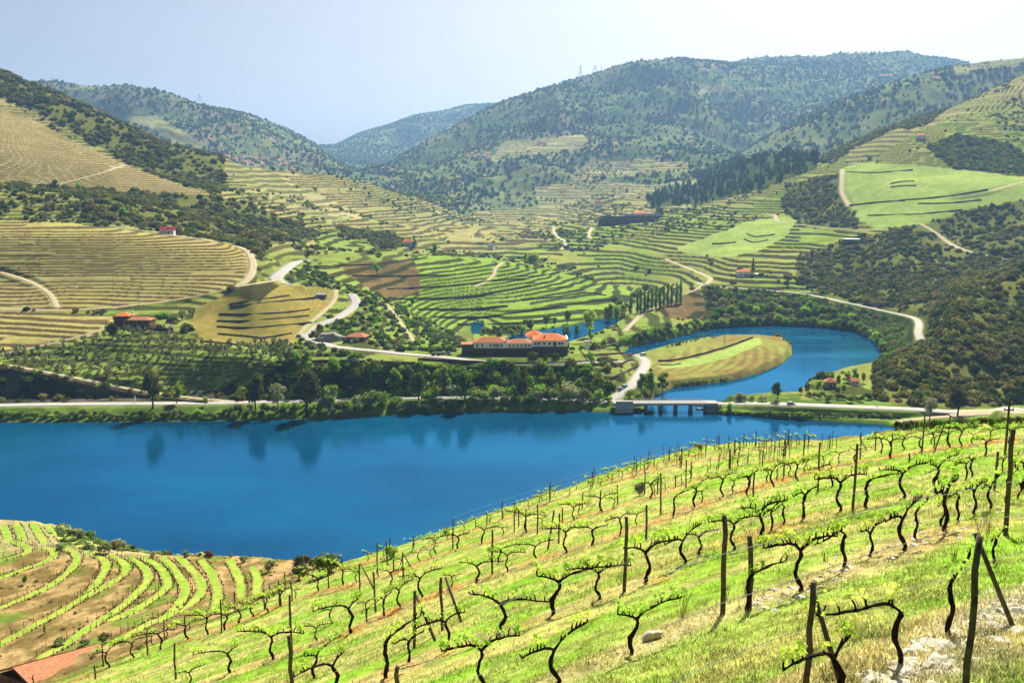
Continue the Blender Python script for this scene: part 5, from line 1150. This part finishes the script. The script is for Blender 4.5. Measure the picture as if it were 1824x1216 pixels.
# retaining walls that follow the ground
def wall(pts, hpx, mat, lab, thick=.7, up=.35):
    P = spline(pts, 6); V = []; m = MB()
    for a, b in P:
        W = hit(a, b); V.append(W)
    V = np.array(V)
    for _ in range(2): V[1:-1] = (V[:-2]+2*V[1:-1]+V[2:])/4
    d = np.gradient(V[:, :2], axis=0); d /= np.linalg.norm(d, axis=1)[:, None]+1e-9; nr = np.stack([-d[:,1], d[:,0]], 1)
    n_ = len(V)
    for i in range(n_):
        h_ = .78*hpx*V[i,1]*ct/FPX*(1+.12*math.sin(i*1.7)+.08*math.sin(i*.6)); c = V[i]
        for sg in (-1,1):
            for z in (-1.2, h_): m.v.append((c[0]+nr[i,0]*sg*thick/2, c[1]+nr[i,1]*sg*thick/2, c[2]+z))
    for i in range(n_-1):
        a = i*4; b = a+4; m.f += [(a,b,b+1,a+1),(a+2,a+3,b+3,b+2),(a+1,b+1,b+3,a+3)]
    m.f += [(0,1,3,2),(n_*4-4,n_*4-2,n_*4-1,n_*4-3)]
    o = m.build('retaining_wall', mat); tag(o, lab, 'wall')
WL = [([(745,641),(820,644),(900,648),(1000,647),(1100,643)],5,'long dark wall carrying the terrace in front of the winery'),
 ([(760,656),(840,655),(930,655),(1010,654),(1068,650)],4,'second dark wall one step below the winery terrace'),
 ([(1016,671),(1060,664),(1100,652),(1126,641)],5,'stone wall of the upper vine terrace right of the winery'),
 ([(1088,675),(1110,665),(1136,652)],4,'stone wall of the lower vine terrace beside the bridge road'),
 ([(1040,634),(1080,632),(1110,630)],4,'short wall under the white water tank'),
 ([(1172,644),(1200,642),(1240,634),(1290,620),(1325,608),(1340,602)],4,'dark curved wall across the field inside the river loop'),
 ([(1176,650),(1200,650),(1212,647)],2,'short lower wall at the left end of the loop field'),
 ([(0,657),(100,674),(200,697),(300,712),(370,718)],5,'long sloping wall holding the ramp track on the left'),
 ([(430,651),(480,646),(540,644),(600,642),(680,645),(740,646)],3,'rough wall along the top of the cliff left of the winery'),
 ([(600,474),(660,472),(740,463),(762,458)],3,'dark wall above the brown fields of the knoll'),
 ([(628,492),(680,493),(745,492),(800,491)],3,'dark wall between the two brown fields of the knoll'),
 ([(690,516),(750,513),(820,508),(880,500),(935,498)],3,'long dark terrace wall across the middle of the knoll'),
 ([(700,534),(760,533),(830,530),(900,519),(945,510)],4,'dark terrace wall below the longest one on the knoll'),
 ([(745,552),(830,552),(880,548),(905,546)],4,'broad dark wall low on the knoll above the side river'),
 ([(772,566),(860,566),(930,556),(1010,548)],4,'lowest long dark wall of the knoll'),
 ([(815,579),(870,579),(950,574),(990,568)],4,'dark wall just above the trees of the side river'),
 ([(922,492),(960,492),(1000,484)],2,'short dark wall high on the right side of the knoll'),
 ([(938,505),(980,504),(1002,494)],2,'small wall right of the knoll track'),
 ([(975,515),(1010,510),(1030,497)],2,'thin wall slanting across the right side of the knoll'),
 ([(1018,520),(1060,508),(1090,503)],2,'thin wall near the right edge of the knoll'),
 ([(930,535),(990,530),(1040,522),(1080,527)],3,'wavy wall in the middle right part of the knoll'),
 ([(950,552),(1000,545),(1060,537),(1100,534)],3,'wall above the side river on the right part of the knoll'),
 ([(408,543),(440,537),(500,529),(515,527)],3,'uppermost wall of the tan field'),
 ([(410,548),(470,540),(570,530)],3,'long wall under the uppermost one in the tan field'),
 ([(390,560),(450,560),(520,556),(552,551)],3,'third wall of the tan field'),
 ([(386,572),(440,572),(550,563)],3,'fourth wall of the tan field'),
 ([(386,582),(450,584),(555,575)],3,'fifth wall of the tan field'),
 ([(388,595),(450,600),(470,602),(520,594)],3,'sixth wall of the tan field'),
 ([(358,608),(400,612),(440,616)],3,'lowest wall of the tan field')]
WL += [([(1512,367),(1560,361),(1612,358)],2.5,'lower left wall of the smooth green field'),([(1600,358),(1690,350),(1760,338)],2.5,'wall of the smooth green field rising to its track'),([(1586,328),(1606,324),(1628,323)],2,'upper of two short walls in the middle of the smooth green field'),([(1586,334),(1610,331),(1632,331)],2,'lower of two short walls in the middle of the smooth green field'),([(1634,363),(1690,362),(1748,356)],2,'long low wall at the bottom right of the smooth green field'),([(1545,384),(1630,382),(1715,374)],2,'bottom wall of the smooth green field'),([(1508,307),(1560,308),(1626,303)],2,'top wall of the smooth green field'),
 ([(1330,416),(1345,422),(1380,418)],2,'upper short wall in the meadow below the upper road'),([(1325,426),(1342,432),(1368,428)],2,'lower short wall in the meadow below the upper road'),([(1268,435),(1290,434),(1310,432)],2.5,'single short wall low in the meadow below the upper road')]
for pts, hpx, lab in WL: wall(pts, hpx, SLATE, lab)
# ------------------------------------------------------------------ trees
TB = simple_mat('tree_bark', (96,80,62), (58,48,38), 6, .95, .05, .02)
PB = simple_mat('pale_bark', (170,160,140), (120,112,96), 6, .95, .05, .02)
LM_D = leaf_mat('dark_leaves', (140,144,76), (86,96,48), .35); LM_M = leaf_mat('green_leaves', (158,192,70), (116,154,54), .5); LM_L = leaf_mat('lime_leaves', (204,232,88), (160,206,62), .5)
LM_O = leaf_mat('olive_leaves', (176,184,128), (136,148,92), .3); LM_P = leaf_mat('pale_leaves', (206,206,150), (168,172,112), .4); LM_B = leaf_mat('blue_leaves', (110,160,120), (76,120,84), .35); LM_R = leaf_mat('red_twigs', (140,84,76), (110,66,60), .3); LM_H = leaf_mat('bush_leaves', (174,192,96), (126,148,64), .45)
def tree_mesh(kind, seed):
    """unit height tree: trunk mesh data and crown mesh data"""
    q = random.Random(seed); r = np.random.default_rng(seed); m = MB(); lobes = []
    th, cw = dict(broad=(.28,.44), tall=(.30,.34), poplar=(.08,.13), olive=(.22,.55), cypress=(.05,.12), airy=(.30,.40), shrub=(.02,.62), pine=(.35,.3))[kind]
    tr = dict(poplar=.016, cypress=.02, shrub=.03, olive=.05).get(kind, .028)
    P = [(0,0,-.03)]+[(q.uniform(-.02,.02)*i, q.uniform(-.02,.02)*i, (th+.3)*i/4) for i in range(1,5)]; m.tube(P, [tr*(1.25-.8*i/4) for i in range(5)], 6)
    nl = dict(broad=9, tall=11, poplar=9, olive=6, cypress=6, airy=13, shrub=6, pine=7)[kind]
    for i in range(nl):
        if kind in ('poplar','cypress'): z = .12+.82*i/(nl-1); rr = cw*(math.sin(math.pi*min(1,.18+.8*z))**.7)*(1.05-.5*z); c = (q.uniform(-.02,.02), q.uniform(-.02,.02), z); rad = (max(.035,rr), max(.035,rr), .11)
        elif kind == 'shrub': a = q.uniform(0,6.28); d_ = q.uniform(0,.38); c = (math.cos(a)*d_, math.sin(a)*d_, .42+q.uniform(-.1,.2)); s_ = q.uniform(.24,.36); rad = (s_,s_,s_*1.05)
        else:
            a = q.uniform(0,6.28); z = th+.06+(1-th-.14)*((i+.5)/nl); env = math.sin(math.pi*(.12+.8*(z-th)/(1-th)))**.6; d_ = cw*.72*env*q.uniform(.35,1); c = (math.cos(a)*d_, math.sin(a)*d_, z); s_ = q.uniform(.10,.17)*(1.5 if kind=='olive' else 1.12); rad = (s_*1.15,s_*1.15,s_*.85)
        lobes.append((c, rad)); 
        if kind not in ('poplar','cypress'):
            b = min(th+.12*i/nl*2, c[2]-.03); m.tube([(P[2][0],P[2][1],b),((c[0]+P[2][0])/2,(c[1])/2,(b+c[2])/2+.02),c],[tr*.5,tr*.35,tr*.15],4,False)
    CO, FA, base = [], [], 0
    per = dict(airy=80, tall=120, broad=130, olive=60, poplar=55, cypress=60, shrub=80, pine=90)[kind]; sz = dict(olive=.05, poplar=.026, cypress=.022, shrub=.062, airy=.030).get(kind, .033)
    for c, rad in lobes:
        d = r.normal(0,1,(per,3)); d /= np.linalg.norm(d,axis=1)[:,None]; u = r.uniform(.45,1.12,(per,1))**.8
        Q = np.array(c)+d*u*np.array(rad); Q[:,2] = np.maximum(Q[:,2],.02); co, f = cards(Q, d, sz, r); CO.append(co); FA.append(f+base); base += len(co)
        if kind != 'airy':
            v, f = ICO[0]; v = v*(1+r.normal(0,.15,(len(v),1)))*np.array(rad)*.62+np.array(c); CO.append(v); FA.append(f+base); base += len(v)
    return m, np.concatenate(CO), np.concatenate(FA)
TM = {}
def tree_data(kind, leaf, var):
    k = (kind, leaf.name, var)
    if k not in TM:
        m, co, f = tree_mesh(kind, hash(kind) % 1 + sum(map(ord, kind)) + var*31); TM[k] = (m.mesh('trunk', PB if leaf in (LM_P,) else TB, True), mesh_np('crown', co, f, leaf))
    return TM[k]
def tree(px, base, top, w_, kind, leaf, name, lab, grp=None, var=0, parts=True, W=None, cat='tree'):
    W = hit(px, base) if W is None else W; h_ = (base-top)*W[1]*ct/FPX*1.02; wd = dict(broad=.95, tall=.78, poplar=.25, olive=1.2, cypress=.22, airy=.85, shrub=1.25, pine=.7)[kind]
    sx = (w_*W[1]/FPX)/wd if w_ else h_; tm, cm_ = tree_data(kind, leaf, var)
    if parts:
        o = empty(name, W, rnd.uniform(0,6.28)); link('trunk', tm, o); link('crown', cm_, o)
    else: o = link(name, cm_, loc=W); o.rotation_euler = (0,0,rnd.uniform(0,6.28))
    o.scale = (sx, sx, h_); tag(o, lab, cat, grp); return o
T_ = [
 (272,727,652,42,'tall',LM_D,'gum_tree','tall dusky tree standing over the riverside road near the left third of the far bank'),
 (315,719,682,28,'broad',LM_L,'broadleaf_tree','bright green round tree just right of the tall dusky tree'),
 (366,722,705,14,'broad',LM_L,'broadleaf_tree','small bright green tree alone on the verge left of the cliff'),
 (456,735,664,42,'tall',LM_D,'gum_tree','dark tall tree at the water edge left of the pale tree'),
 (495,730,681,34,'airy',LM_P,'bare_tree','pale thinly leafed tree between two dark tall trees'),
 (546,742,655,56,'tall',LM_D,'gum_tree','largest dark tree on the far bank with a long shadow on the water'),
 (590,728,685,44,'broad',LM_H,'broadleaf_tree','grey green tree right of the largest dark tree'),
 (746,712,662,48,'broad',LM_D,'gum_tree','dusky round tree leaning over the road left of the winery'),
 (790,706,648,46,'broad',LM_M,'broadleaf_tree','big green tree below the left end of the winery'),
 (828,712,654,40,'tall',LM_M,'broadleaf_tree','tall green tree under the left half of the winery'),
 (928,710,673,36,'broad',LM_D,'broadleaf_tree','round dark green tree on the road under the middle of the winery'),
 (963,709,684,28,'broad',LM_L,'broadleaf_tree','small lime tree between the dark round tree and the pale tree'),
 (1011,713,680,42,'airy',LM_P,'bare_tree','pale feathery tree on the road near the bridge end'),
 (700,700,655,36,'broad',LM_M,'broadleaf_tree','green tree on the cliff left of the dusky round tree'),
 (640,702,652,40,'broad',LM_D,'broadleaf_tree','dark leafy tree against the cliff below the low house'),
 (545,652,622,26,'broad',LM_M,'broadleaf_tree','green tree at the top of the cliff above the largest dark tree'),
 (530,665,628,22,'broad',LM_L,'broadleaf_tree','lime tree beside the green one at the top of the cliff'),
 (596,668,636,26,'tall',LM_L,'broadleaf_tree','narrow lime tree at the cliff top under the gravel heap'),
 (1142,702,662,28,'broad',LM_M,'broadleaf_tree','left tree of the leafy clump beside the bridge road'),
 (1160,706,660,30,'broad',LM_M,'broadleaf_tree','middle tree of the leafy clump beside the bridge road'),
 (1180,703,660,28,'broad',LM_M,'broadleaf_tree','right tree of the leafy clump beside the bridge road'),
 (1122,708,690,26,'shrub',LM_H,'bush','dense bush at the foot of the leafy clump by the bridge'),
 (1385,712,679,26,'broad',LM_B,'broadleaf_tree','blue green round tree alone on the causeway'),
 (1656,748,706,30,'airy',LM_P,'bare_tree','bare pale tree beside the gravel path at the right end of the river'),
 (1705,741,684,42,'tall',LM_D,'gum_tree','dark drooping tree left of the wide gravel road on the right'),
 (1428,746,730,20,'shrub',LM_L,'bush','lime bush at the waterline under the causeway'),
 (1300,738,714,18,'shrub',LM_M,'bush','green bush against the right end of the bridge'),
 (1281,733,717,14,'shrub',LM_H,'bush','small bush beside the right abutment of the bridge'),
 (1321,715,697,28,'shrub',LM_P,'bush','pale dry bush on the causeway right of the bridge'),
 (1338,714,702,12,'shrub',LM_L,'bush','small green bush right of the pale dry bush'),
 (1358,714,701,22,'shrub',LM_P,'bush','tan bush left of the blue green tree'),
 (1427,702,688,12,'broad',LM_D,'broadleaf_tree','dark round tree at the tip of the green point'),
 (1437,702,682,14,'broad',LM_D,'broadleaf_tree','darker of two round trees at the tip of the green point'),
 (1457,700,676,18,'broad',LM_L,'broadleaf_tree','lime tree left of the beige cottage'),
 (1494,690,666,14,'broad',LM_L,'broadleaf_tree','lime tree behind the beige cottage'),
 (1509,680,660,18,'broad',LM_L,'broadleaf_tree','bright round tree above the white cottage'),
 (1524,678,656,18,'broad',LM_M,'broadleaf_tree','green tree above the white cottage'),
 (1537,682,662,14,'broad',LM_L,'broadleaf_tree','lime tree at the end of the lawn on the point'),
 (1502,700,684,10,'tall',LM_L,'broadleaf_tree','slim young tree on the lawn of the point'),
 (1341,487,460,10,'poplar',LM_L,'poplar','lime poplar behind the wide white house above the loop'),
 (1085,578,540,20,'tall',LM_L,'broadleaf_tree','tall lime tree on the side river left of the poplars'),
 (1098,578,545,18,'tall',LM_L,'broadleaf_tree','lime tree next to the tall one left of the poplars'),
 (1050,600,552,26,'tall',LM_L,'broadleaf_tree','largest lime tree on the meadow behind the winery'),
 (1052,610,582,18,'broad',LM_L,'broadleaf_tree','lime bushy tree right above the white tank'),
 (1008,600,578,22,'broad',LM_M,'broadleaf_tree','round green tree right behind the orange roof'),
 (1027,597,576,18,'broad',LM_M,'broadleaf_tree','round green tree right of the one behind the orange roof'),
 (1011,576,552,14,'tall',LM_D,'broadleaf_tree','dark slim tree on the far bank of the side river'),
 (973,583,560,18,'broad',LM_M,'broadleaf_tree','green tree on the far bank of the side river'),
 (988,580,566,9,'tall',LM_D,'broadleaf_tree','small dark tree beside the far bank path'),
 (944,592,568,14,'tall',LM_D,'broadleaf_tree','dark tree between the bushes above the side river'),
 (930,602,577,22,'broad',LM_M,'broadleaf_tree','green tree rising from the bushes behind the winery'),
 (912,604,584,20,'broad',LM_H,'broadleaf_tree','bushy tree behind the brown roof of the winery'),
 (888,605,588,16,'broad',LM_M,'broadleaf_tree','low green tree behind the left roof of the winery'),
 (951,477,450,26,'tall',LM_L,'broadleaf_tree','bright lime tree in the valley gap behind the knoll'),
 (938,472,450,14,'tall',LM_L,'broadleaf_tree','lime tree left of the bright one in the valley gap'),
 (772,455,433,22,'broad',LM_M,'broadleaf_tree','round green tree on top of the knoll'),
 (655,432,412,16,'broad',LM_M,'broadleaf_tree','green tree left of the cypresses'),
 (671,489,467,14,'broad',LM_L,'broadleaf_tree','lime tree standing between the brown fields'),
 (547,463,445,14,'broad',LM_D,'broadleaf_tree','lone dark tree at the road bend above the tan field'),
 (140,343,325,12,'broad',LM_L,'broadleaf_tree','bright green tree at the lower edge of the upper dry vineyard'),
 (98,340,321,11,'tall',LM_D,'broadleaf_tree','dark tree left of the bright green one under the upper vineyard'),
 (222,385,370,22,'broad',LM_L,'broadleaf_tree','bright green oak in the dark scrub of the left hill'),
 (738,441,420,8,'cypress',LM_D,'cypress','single cypress right of the small white house on the knoll'),
 (556,607,588,20,'broad',LM_D,'broadleaf_tree','dark tree by the digger'),
 (200,602,575,24,'broad',LM_D,'holm_oak','dark round tree against the left end of the stone farmhouse'),
 (325,570,552,20,'olive',LM_O,'olive_tree','large olive right of the farmhouse terrace'),
 (343,563,548,16,'olive',LM_O,'olive_tree','olive at the corner of the tan field'),
 (665,562,542,18,'broad',LM_M,'broadleaf_tree','green tree on the orchard slope left of the track'),
 (708,566,548,16,'broad',LM_M,'broadleaf_tree','green tree on the orchard slope right of the track'),
 (735,545,530,12,'tall',LM_M,'broadleaf_tree','tree at the head of the orchard track'),
 (1190,410,392,16,'broad',LM_L,'broadleaf_tree','lime tree right of the hilltop quinta'),
 (1175,386,370,22,'broad',LM_D,'broadleaf_tree','dark tree beside the roof of the hilltop quinta'),
]
for i, (px, b, t, w_, kd, lf, nm, lab) in enumerate(T_): tree(px, b, t, w_, kd, lf, nm, lab, var=i % 3)
for i in range(5): tree(681+i*4.5, 442, 424, 4, 'cypress', LM_D, 'cypress', 'dark cypress in the short row left of the small white house', 'cypress row', i % 3)
for i, px in enumerate((1123,1135,1141,1148,1154,1161,1168,1175,1182,1189,1196,1205,1212)): tree(px, 560-(px-1123)*.22, 523-(px-1123)*.24+3*math.sin(i*2), 9, 'poplar', LM_M, 'poplar', 'slim green poplar in the row behind the side river' if i else 'single poplar left of the poplar row', 'poplar row' if i else None, i % 3)
# round dark trees beyond the near slope and the bushes of the peninsula crest
for px, b, t, w_, lf, lab in [(585,1022,975,62,LM_D,'largest dark round tree on the shore at the foot of the slope'),(545,1012,981,46,LM_D,'dusky round tree left of the largest one on the shore'),(532,1030,998,40,LM_D,'lower dark tree in front of the shore trees'),(478,1018,994,28,LM_O,'grey green bush left of the shore trees'),(700,992,966,36,LM_L,'lime round bush by the shore behind the vine row'),(794,950,935,20,LM_P,'grey leafless bush at the water behind the slope'),(1245,800,786,24,LM_P,'pale lilac bush at the crest above the water'),(1140,882,852,30,LM_O,'olive bush among the posts in the middle of the slope'),
  (143,960,938,18,LM_O,'olive tree at the left end of the peninsula hedge'),(163,962,939,24,LM_M,'round green bush in the peninsula hedge'),(185,985,960,30,LM_O,'grey olive in the middle of the peninsula hedge'),(212,978,954,32,LM_P,'pale green bush in the peninsula hedge'),(236,980,968,18,LM_R,'dark red bush in the peninsula hedge'),(293,985,967,20,LM_R,'purple bare bush on the peninsula shore'),(332,992,978,18,LM_O,'grey bush right of the purple one'),(372,992,978,20,LM_R,'reddish bush on the right part of the peninsula shore'),(355,992,982,10,LM_O,'small grey bush between the grey and reddish bushes'),(412,993,983,10,LM_O,'small olive near the right end of the peninsula shore'),(436,1000,986,22,LM_O,'olive bush at the right end of the peninsula shore'),(272,992,980,18,LM_P,'pale bush left of the purple one'),(105,1148,1133,32,LM_O,'grey green bush above the tiled shed'),(152,1146,1135,20,LM_O,'small bush right of the first one above the tiled shed'),(184,1145,1124,32,LM_D,'dark bush at the right end of the shed roof'),(45,1040,1018,10,LM_M,'green bush on the bank at the far left of the peninsula'),(80,1128,1108,10,LM_M,'small green bush on the brown bank above the shed')]:
    tree(px, b, t, w_, 'shrub', lf, 'bush' if w_ < 40 else 'holm_oak', lab, var=int(px) % 3, cat='bush' if w_ < 40 else 'tree')
# bushes along the far bank
q = random.Random(9)
shx = [a for a, b, c in SH]; shy = [b for a, b, c in SH]
px = -8.0
while px < 1088:
    mid = 560 < px < 1010; big = (q.random() < .45) * q.uniform(2, 13) if px > 400 else 0; h_ = (q.uniform(15, 22) if mid else q.uniform(9, 15)) + big; w_ = h_*q.uniform(1.15, 1.6)
    y = np.interp(px, shx, shy) + q.uniform(2.0, 5.5) + (3 if big else 0); x = float(s_of(px, y, 1.0)) * y; W = np.array([x, y, max(.3, gz_at(x, y))]); b = proj(*W)[1]
    tree(px, b, b-h_, w_, 'shrub', q.choice([LM_H, LM_M, LM_D, LM_H, LM_L, LM_O]), 'bush', ('low bush of the far bank fringe below the ramp track and cliff' if px < 430 else 'bush of the far bank fringe under the dark tall trees' if px < 620 else 'thick bush of the far bank fringe left of the winery' if px < 830 else 'thick bush of the far bank fringe below the winery' if px < 1000 else 'bush at the bridge end of the far bank fringe'), 'bushes of the far bank', q.randrange(3), False, W, 'bush')
    px += w_*.5
px = 1284.0
while px < 1600:
    h_ = q.uniform(6, 10); w_ = h_*1.7; tree(px, 738+(px-1284)*.02, 738+(px-1284)*.02-h_, w_, 'shrub', q.choice([LM_D, LM_H, LM_D]), 'bush', 'dark low bush on the embankment of the causeway', 'bushes of the causeway', q.randrange(3), False, cat='bush'); px += w_*.5
px = 1600.0
while px < 1830:
    h_ = q.uniform(10, 16); w_ = h_*1.5; tree(px, 768-(px-1600)*.06+q.uniform(-4,6), 750-(px-1600)*.03-h_*.4, w_, 'shrub', q.choice([LM_D, LM_H, LM_M]), 'bush', 'bush on the shady bank below the wide gravel road', 'bushes below the gravel road', q.randrange(3), False, cat='bush'); px += w_*.5
# trees on the banks of the loop and the side river
def fringe(pts, n_, h0, h1, leaves, lab, grp, seed, sp=2):
    q = random.Random(seed); P = densify(pts, 2)
    for k in range(n_):
        a, b = P[int((k+.5)/n_*len(P))]; b += q.uniform(-sp, sp); h_ = q.uniform(h0, h1); W = hit(a, b)
        if W[2] <= .25: continue
        tr_ = 'tree' in grp; tree(a, b, b-h_, h_*q.uniform(.9,1.4), 'shrub', q.choice(leaves), 'broadleaf_tree' if tr_ else 'bush', lab, grp, q.randrange(3), False, W, 'tree' if tr_ else 'bush')
fringe([(1200,688),(1300,678),(1350,668),(1392,652),(1411,636),(1412,618),(1396,604)], 46, 5, 9, [LM_M, LM_H, LM_M], 'low bush edging the field inside the river loop', 'bushes round the loop field', 3, 1)
fringe([(1188,620),(1215,612),(1240,606),(1255,602)], 10, 4, 9, [LM_O, LM_H], 'grey bush on the north shore of the loop field', 'grey bushes of the loop field', 4, 1)
fringe([(1060,622),(1110,615),(1150,600),(1200,592),(1250,582)], 34, 10, 18, [LM_M, LM_H, LM_L, LM_D], 'leafy bush along the meadow shore of the side river', 'bushes of the meadow shore', 5, 5)
fringe([(1255,583),(1310,578),(1380,576),(1450,579),(1520,585),(1560,600),(1574,625)], 46, 10, 20, [LM_M, LM_L, LM_H, LM_D], 'leafy tree along the far shore of the river loop', 'trees of the loop shore', 6, 3)
fringe([(1270,572),(1330,560),(1400,556),(1460,560),(1530,578)], 26, 12, 22, [LM_M, LM_D, LM_L], 'tree on the slope above the far shore of the loop', 'trees above the loop shore', 7, 8)
fringe([(860,598),(900,590),(950,580)], 14, 10, 16, [LM_M, LM_D, LM_H], 'bush of the dense clump behind the winery roofs', 'bushes behind the winery', 8, 4)
fringe([(1080,560),(1110,548),(1140,532),(1180,520)], 18, 10, 20, [LM_M, LM_D, LM_H], 'tree of the grove behind the poplars', 'trees behind the poplars', 10, 10)
fringe([(1440,706),(1470,712),(1520,712),(1560,710)], 16, 8, 14, [LM_D, LM_M, LM_D], 'bush on the bank under the two cottages', 'bushes under the cottages', 11, 4)
fringe([(870,690),(930,688),(1000,690),(1060,694)], 12, 10, 18, [LM_D, LM_M], 'dark bush at the foot of the cliff behind the riverside road', 'bushes at the cliff foot', 12, 5)
# olive grove on the left
pos, a, b = spots((CL == ORCH) & (PX < 520) & (KSEG <= 25) & (PX > -20), 420, None, 91); OK_ = []
for p in pos:
    if any(np.hypot(p[0]-o_[0], p[1]-o_[1]) < 3.0 for o_ in OK_) or len(OK_) > 285: continue
    OK_.append(p); h_ = q.uniform(2.8, 4.8); W = p; tm, cm_ = tree_data('olive', LM_O, q.randrange(3)); o = link('olive_tree', cm_, loc=W); o.scale = (h_*.8, h_*.8, h_); o.rotation_euler = (0,0,q.uniform(0,6)); a_ = proj(*p)[0]; tag(o, 'olive tree of the terraced grove, ' + ('at its left end' if a_ < 120 else 'left of the farmhouse' if a_ < 200 else 'straight below the farmhouse' if a_ < 290 else 'between farmhouse and tan field' if a_ < 380 else 'below the tan field'), 'tree', 'olive trees of the grove')
# little orchard trees in rows
for i in range(40):
    px = 640+q.uniform(-60, 160); row = 560+q.uniform(-30, 50)
# weeds: thin tall stalks on the slope
for k, (px, b, h_) in enumerate([(1330,1060,40),(1215,1100,70),(1290,1070,50),(1760,955,90),(1742,960,70),(1700,1000,40),(700,1130,70),(1470,1000,30)]):
    W = hit(px, b); s_ = W[1]*ct/FPX; m = MB()
    for j in range(12):
        a_ = q.uniform(0,6.28); l_ = h_*s_*q.uniform(.6,1); sp = q.uniform(.1,.45)*l_; x0, y0 = q.uniform(-.05,.05), q.uniform(-.05,.05)
        m.tube([(x0,y0,0),(x0+math.cos(a_)*sp*.4,y0+math.sin(a_)*sp*.4,l_*.55),(x0+math.cos(a_)*sp,y0+math.sin(a_)*sp,l_)],[.006,.004,.002],3,False)
    o = m.build('weed_stalks', simple_mat('stalk', (150,140,80), None, 4)); o.location = W; tag(o, 'thin bare stalks growing in the grass %s' % ['behind the short post','left of the lone upright post','right of the lone upright post','beside the tallest right hand post','left of the stalks by the tallest post','above the stony bank','at the braced row end','near the forked vine'][k], 'weed')
# thin posts of the peninsula benches
pmx = mesh_np('stake', *(lambda m: (m.v, [list(f) for f in m.f if len(f) == 4]))(MB().tube([(0,0,-.1),(0,0,1.0)], .045, 4, False)), WOODM); c_ = 0
VN = None
for W in BENCHW:
    d = np.r_[0, np.cumsum(np.hypot(*np.diff(W[:, :2], axis=0).T))]; t = .5
    nr = np.gradient(W[:, :2], axis=0); nr /= np.linalg.norm(nr, axis=1)[:, None]+1e-9
    while t < d[-1] and c_ < 290:
        for sg in (-1.15, 1.15):
            x = np.interp(t, d, W[:,0]-nr[:,1]*sg); y = np.interp(t, d, W[:,1]+nr[:,0]*sg)
            a_, b_ = proj(x, y, gz_at(x, y))
            if a_ < -20 or b_ > 1225: continue
            o = link('stake', pmx, loc=(x, y, gz_at(x, y))); o.scale = (1,1,q.uniform(.7,1.2)); tag(o, 'thin stake lining the curved benches of the peninsula vineyard', 'stake', 'stakes of the curved benches'); c_ += 1
        t += 2.4
# ------------------------------------------------------------------ air
hv = [(x, y, z) for z in (-6, 780) for y in (-60, 9400) for x in (-9000, 9000)]
hf = [(0, 2, 3, 1), (4, 5, 7, 6), (0, 1, 5, 4), (2, 6, 7, 3), (0, 4, 6, 2), (1, 3, 7, 5)]
me = bpy.data.meshes.new('haze'); me.from_pydata(hv, [], hf)
hm_ = bpy.data.materials.new('haze_air'); hm_.use_nodes = True; n = hm_.node_tree; n.nodes.clear()
out = n.nodes.new('ShaderNodeOutputMaterial'); pv = n.nodes.new('ShaderNodeVolumePrincipled')
pv.inputs['Color'].default_value = (.34, .61, 1.0, 1); pv.inputs['Density'].default_value = .000070; pv.inputs['Anisotropy'].default_value = .3
n.links.new(pv.outputs[0], out.inputs['Volume']); me.materials.append(hm_)
tag(link('haze', me), 'thin blue haze filling the valley air', 'haze', kind='stuff')
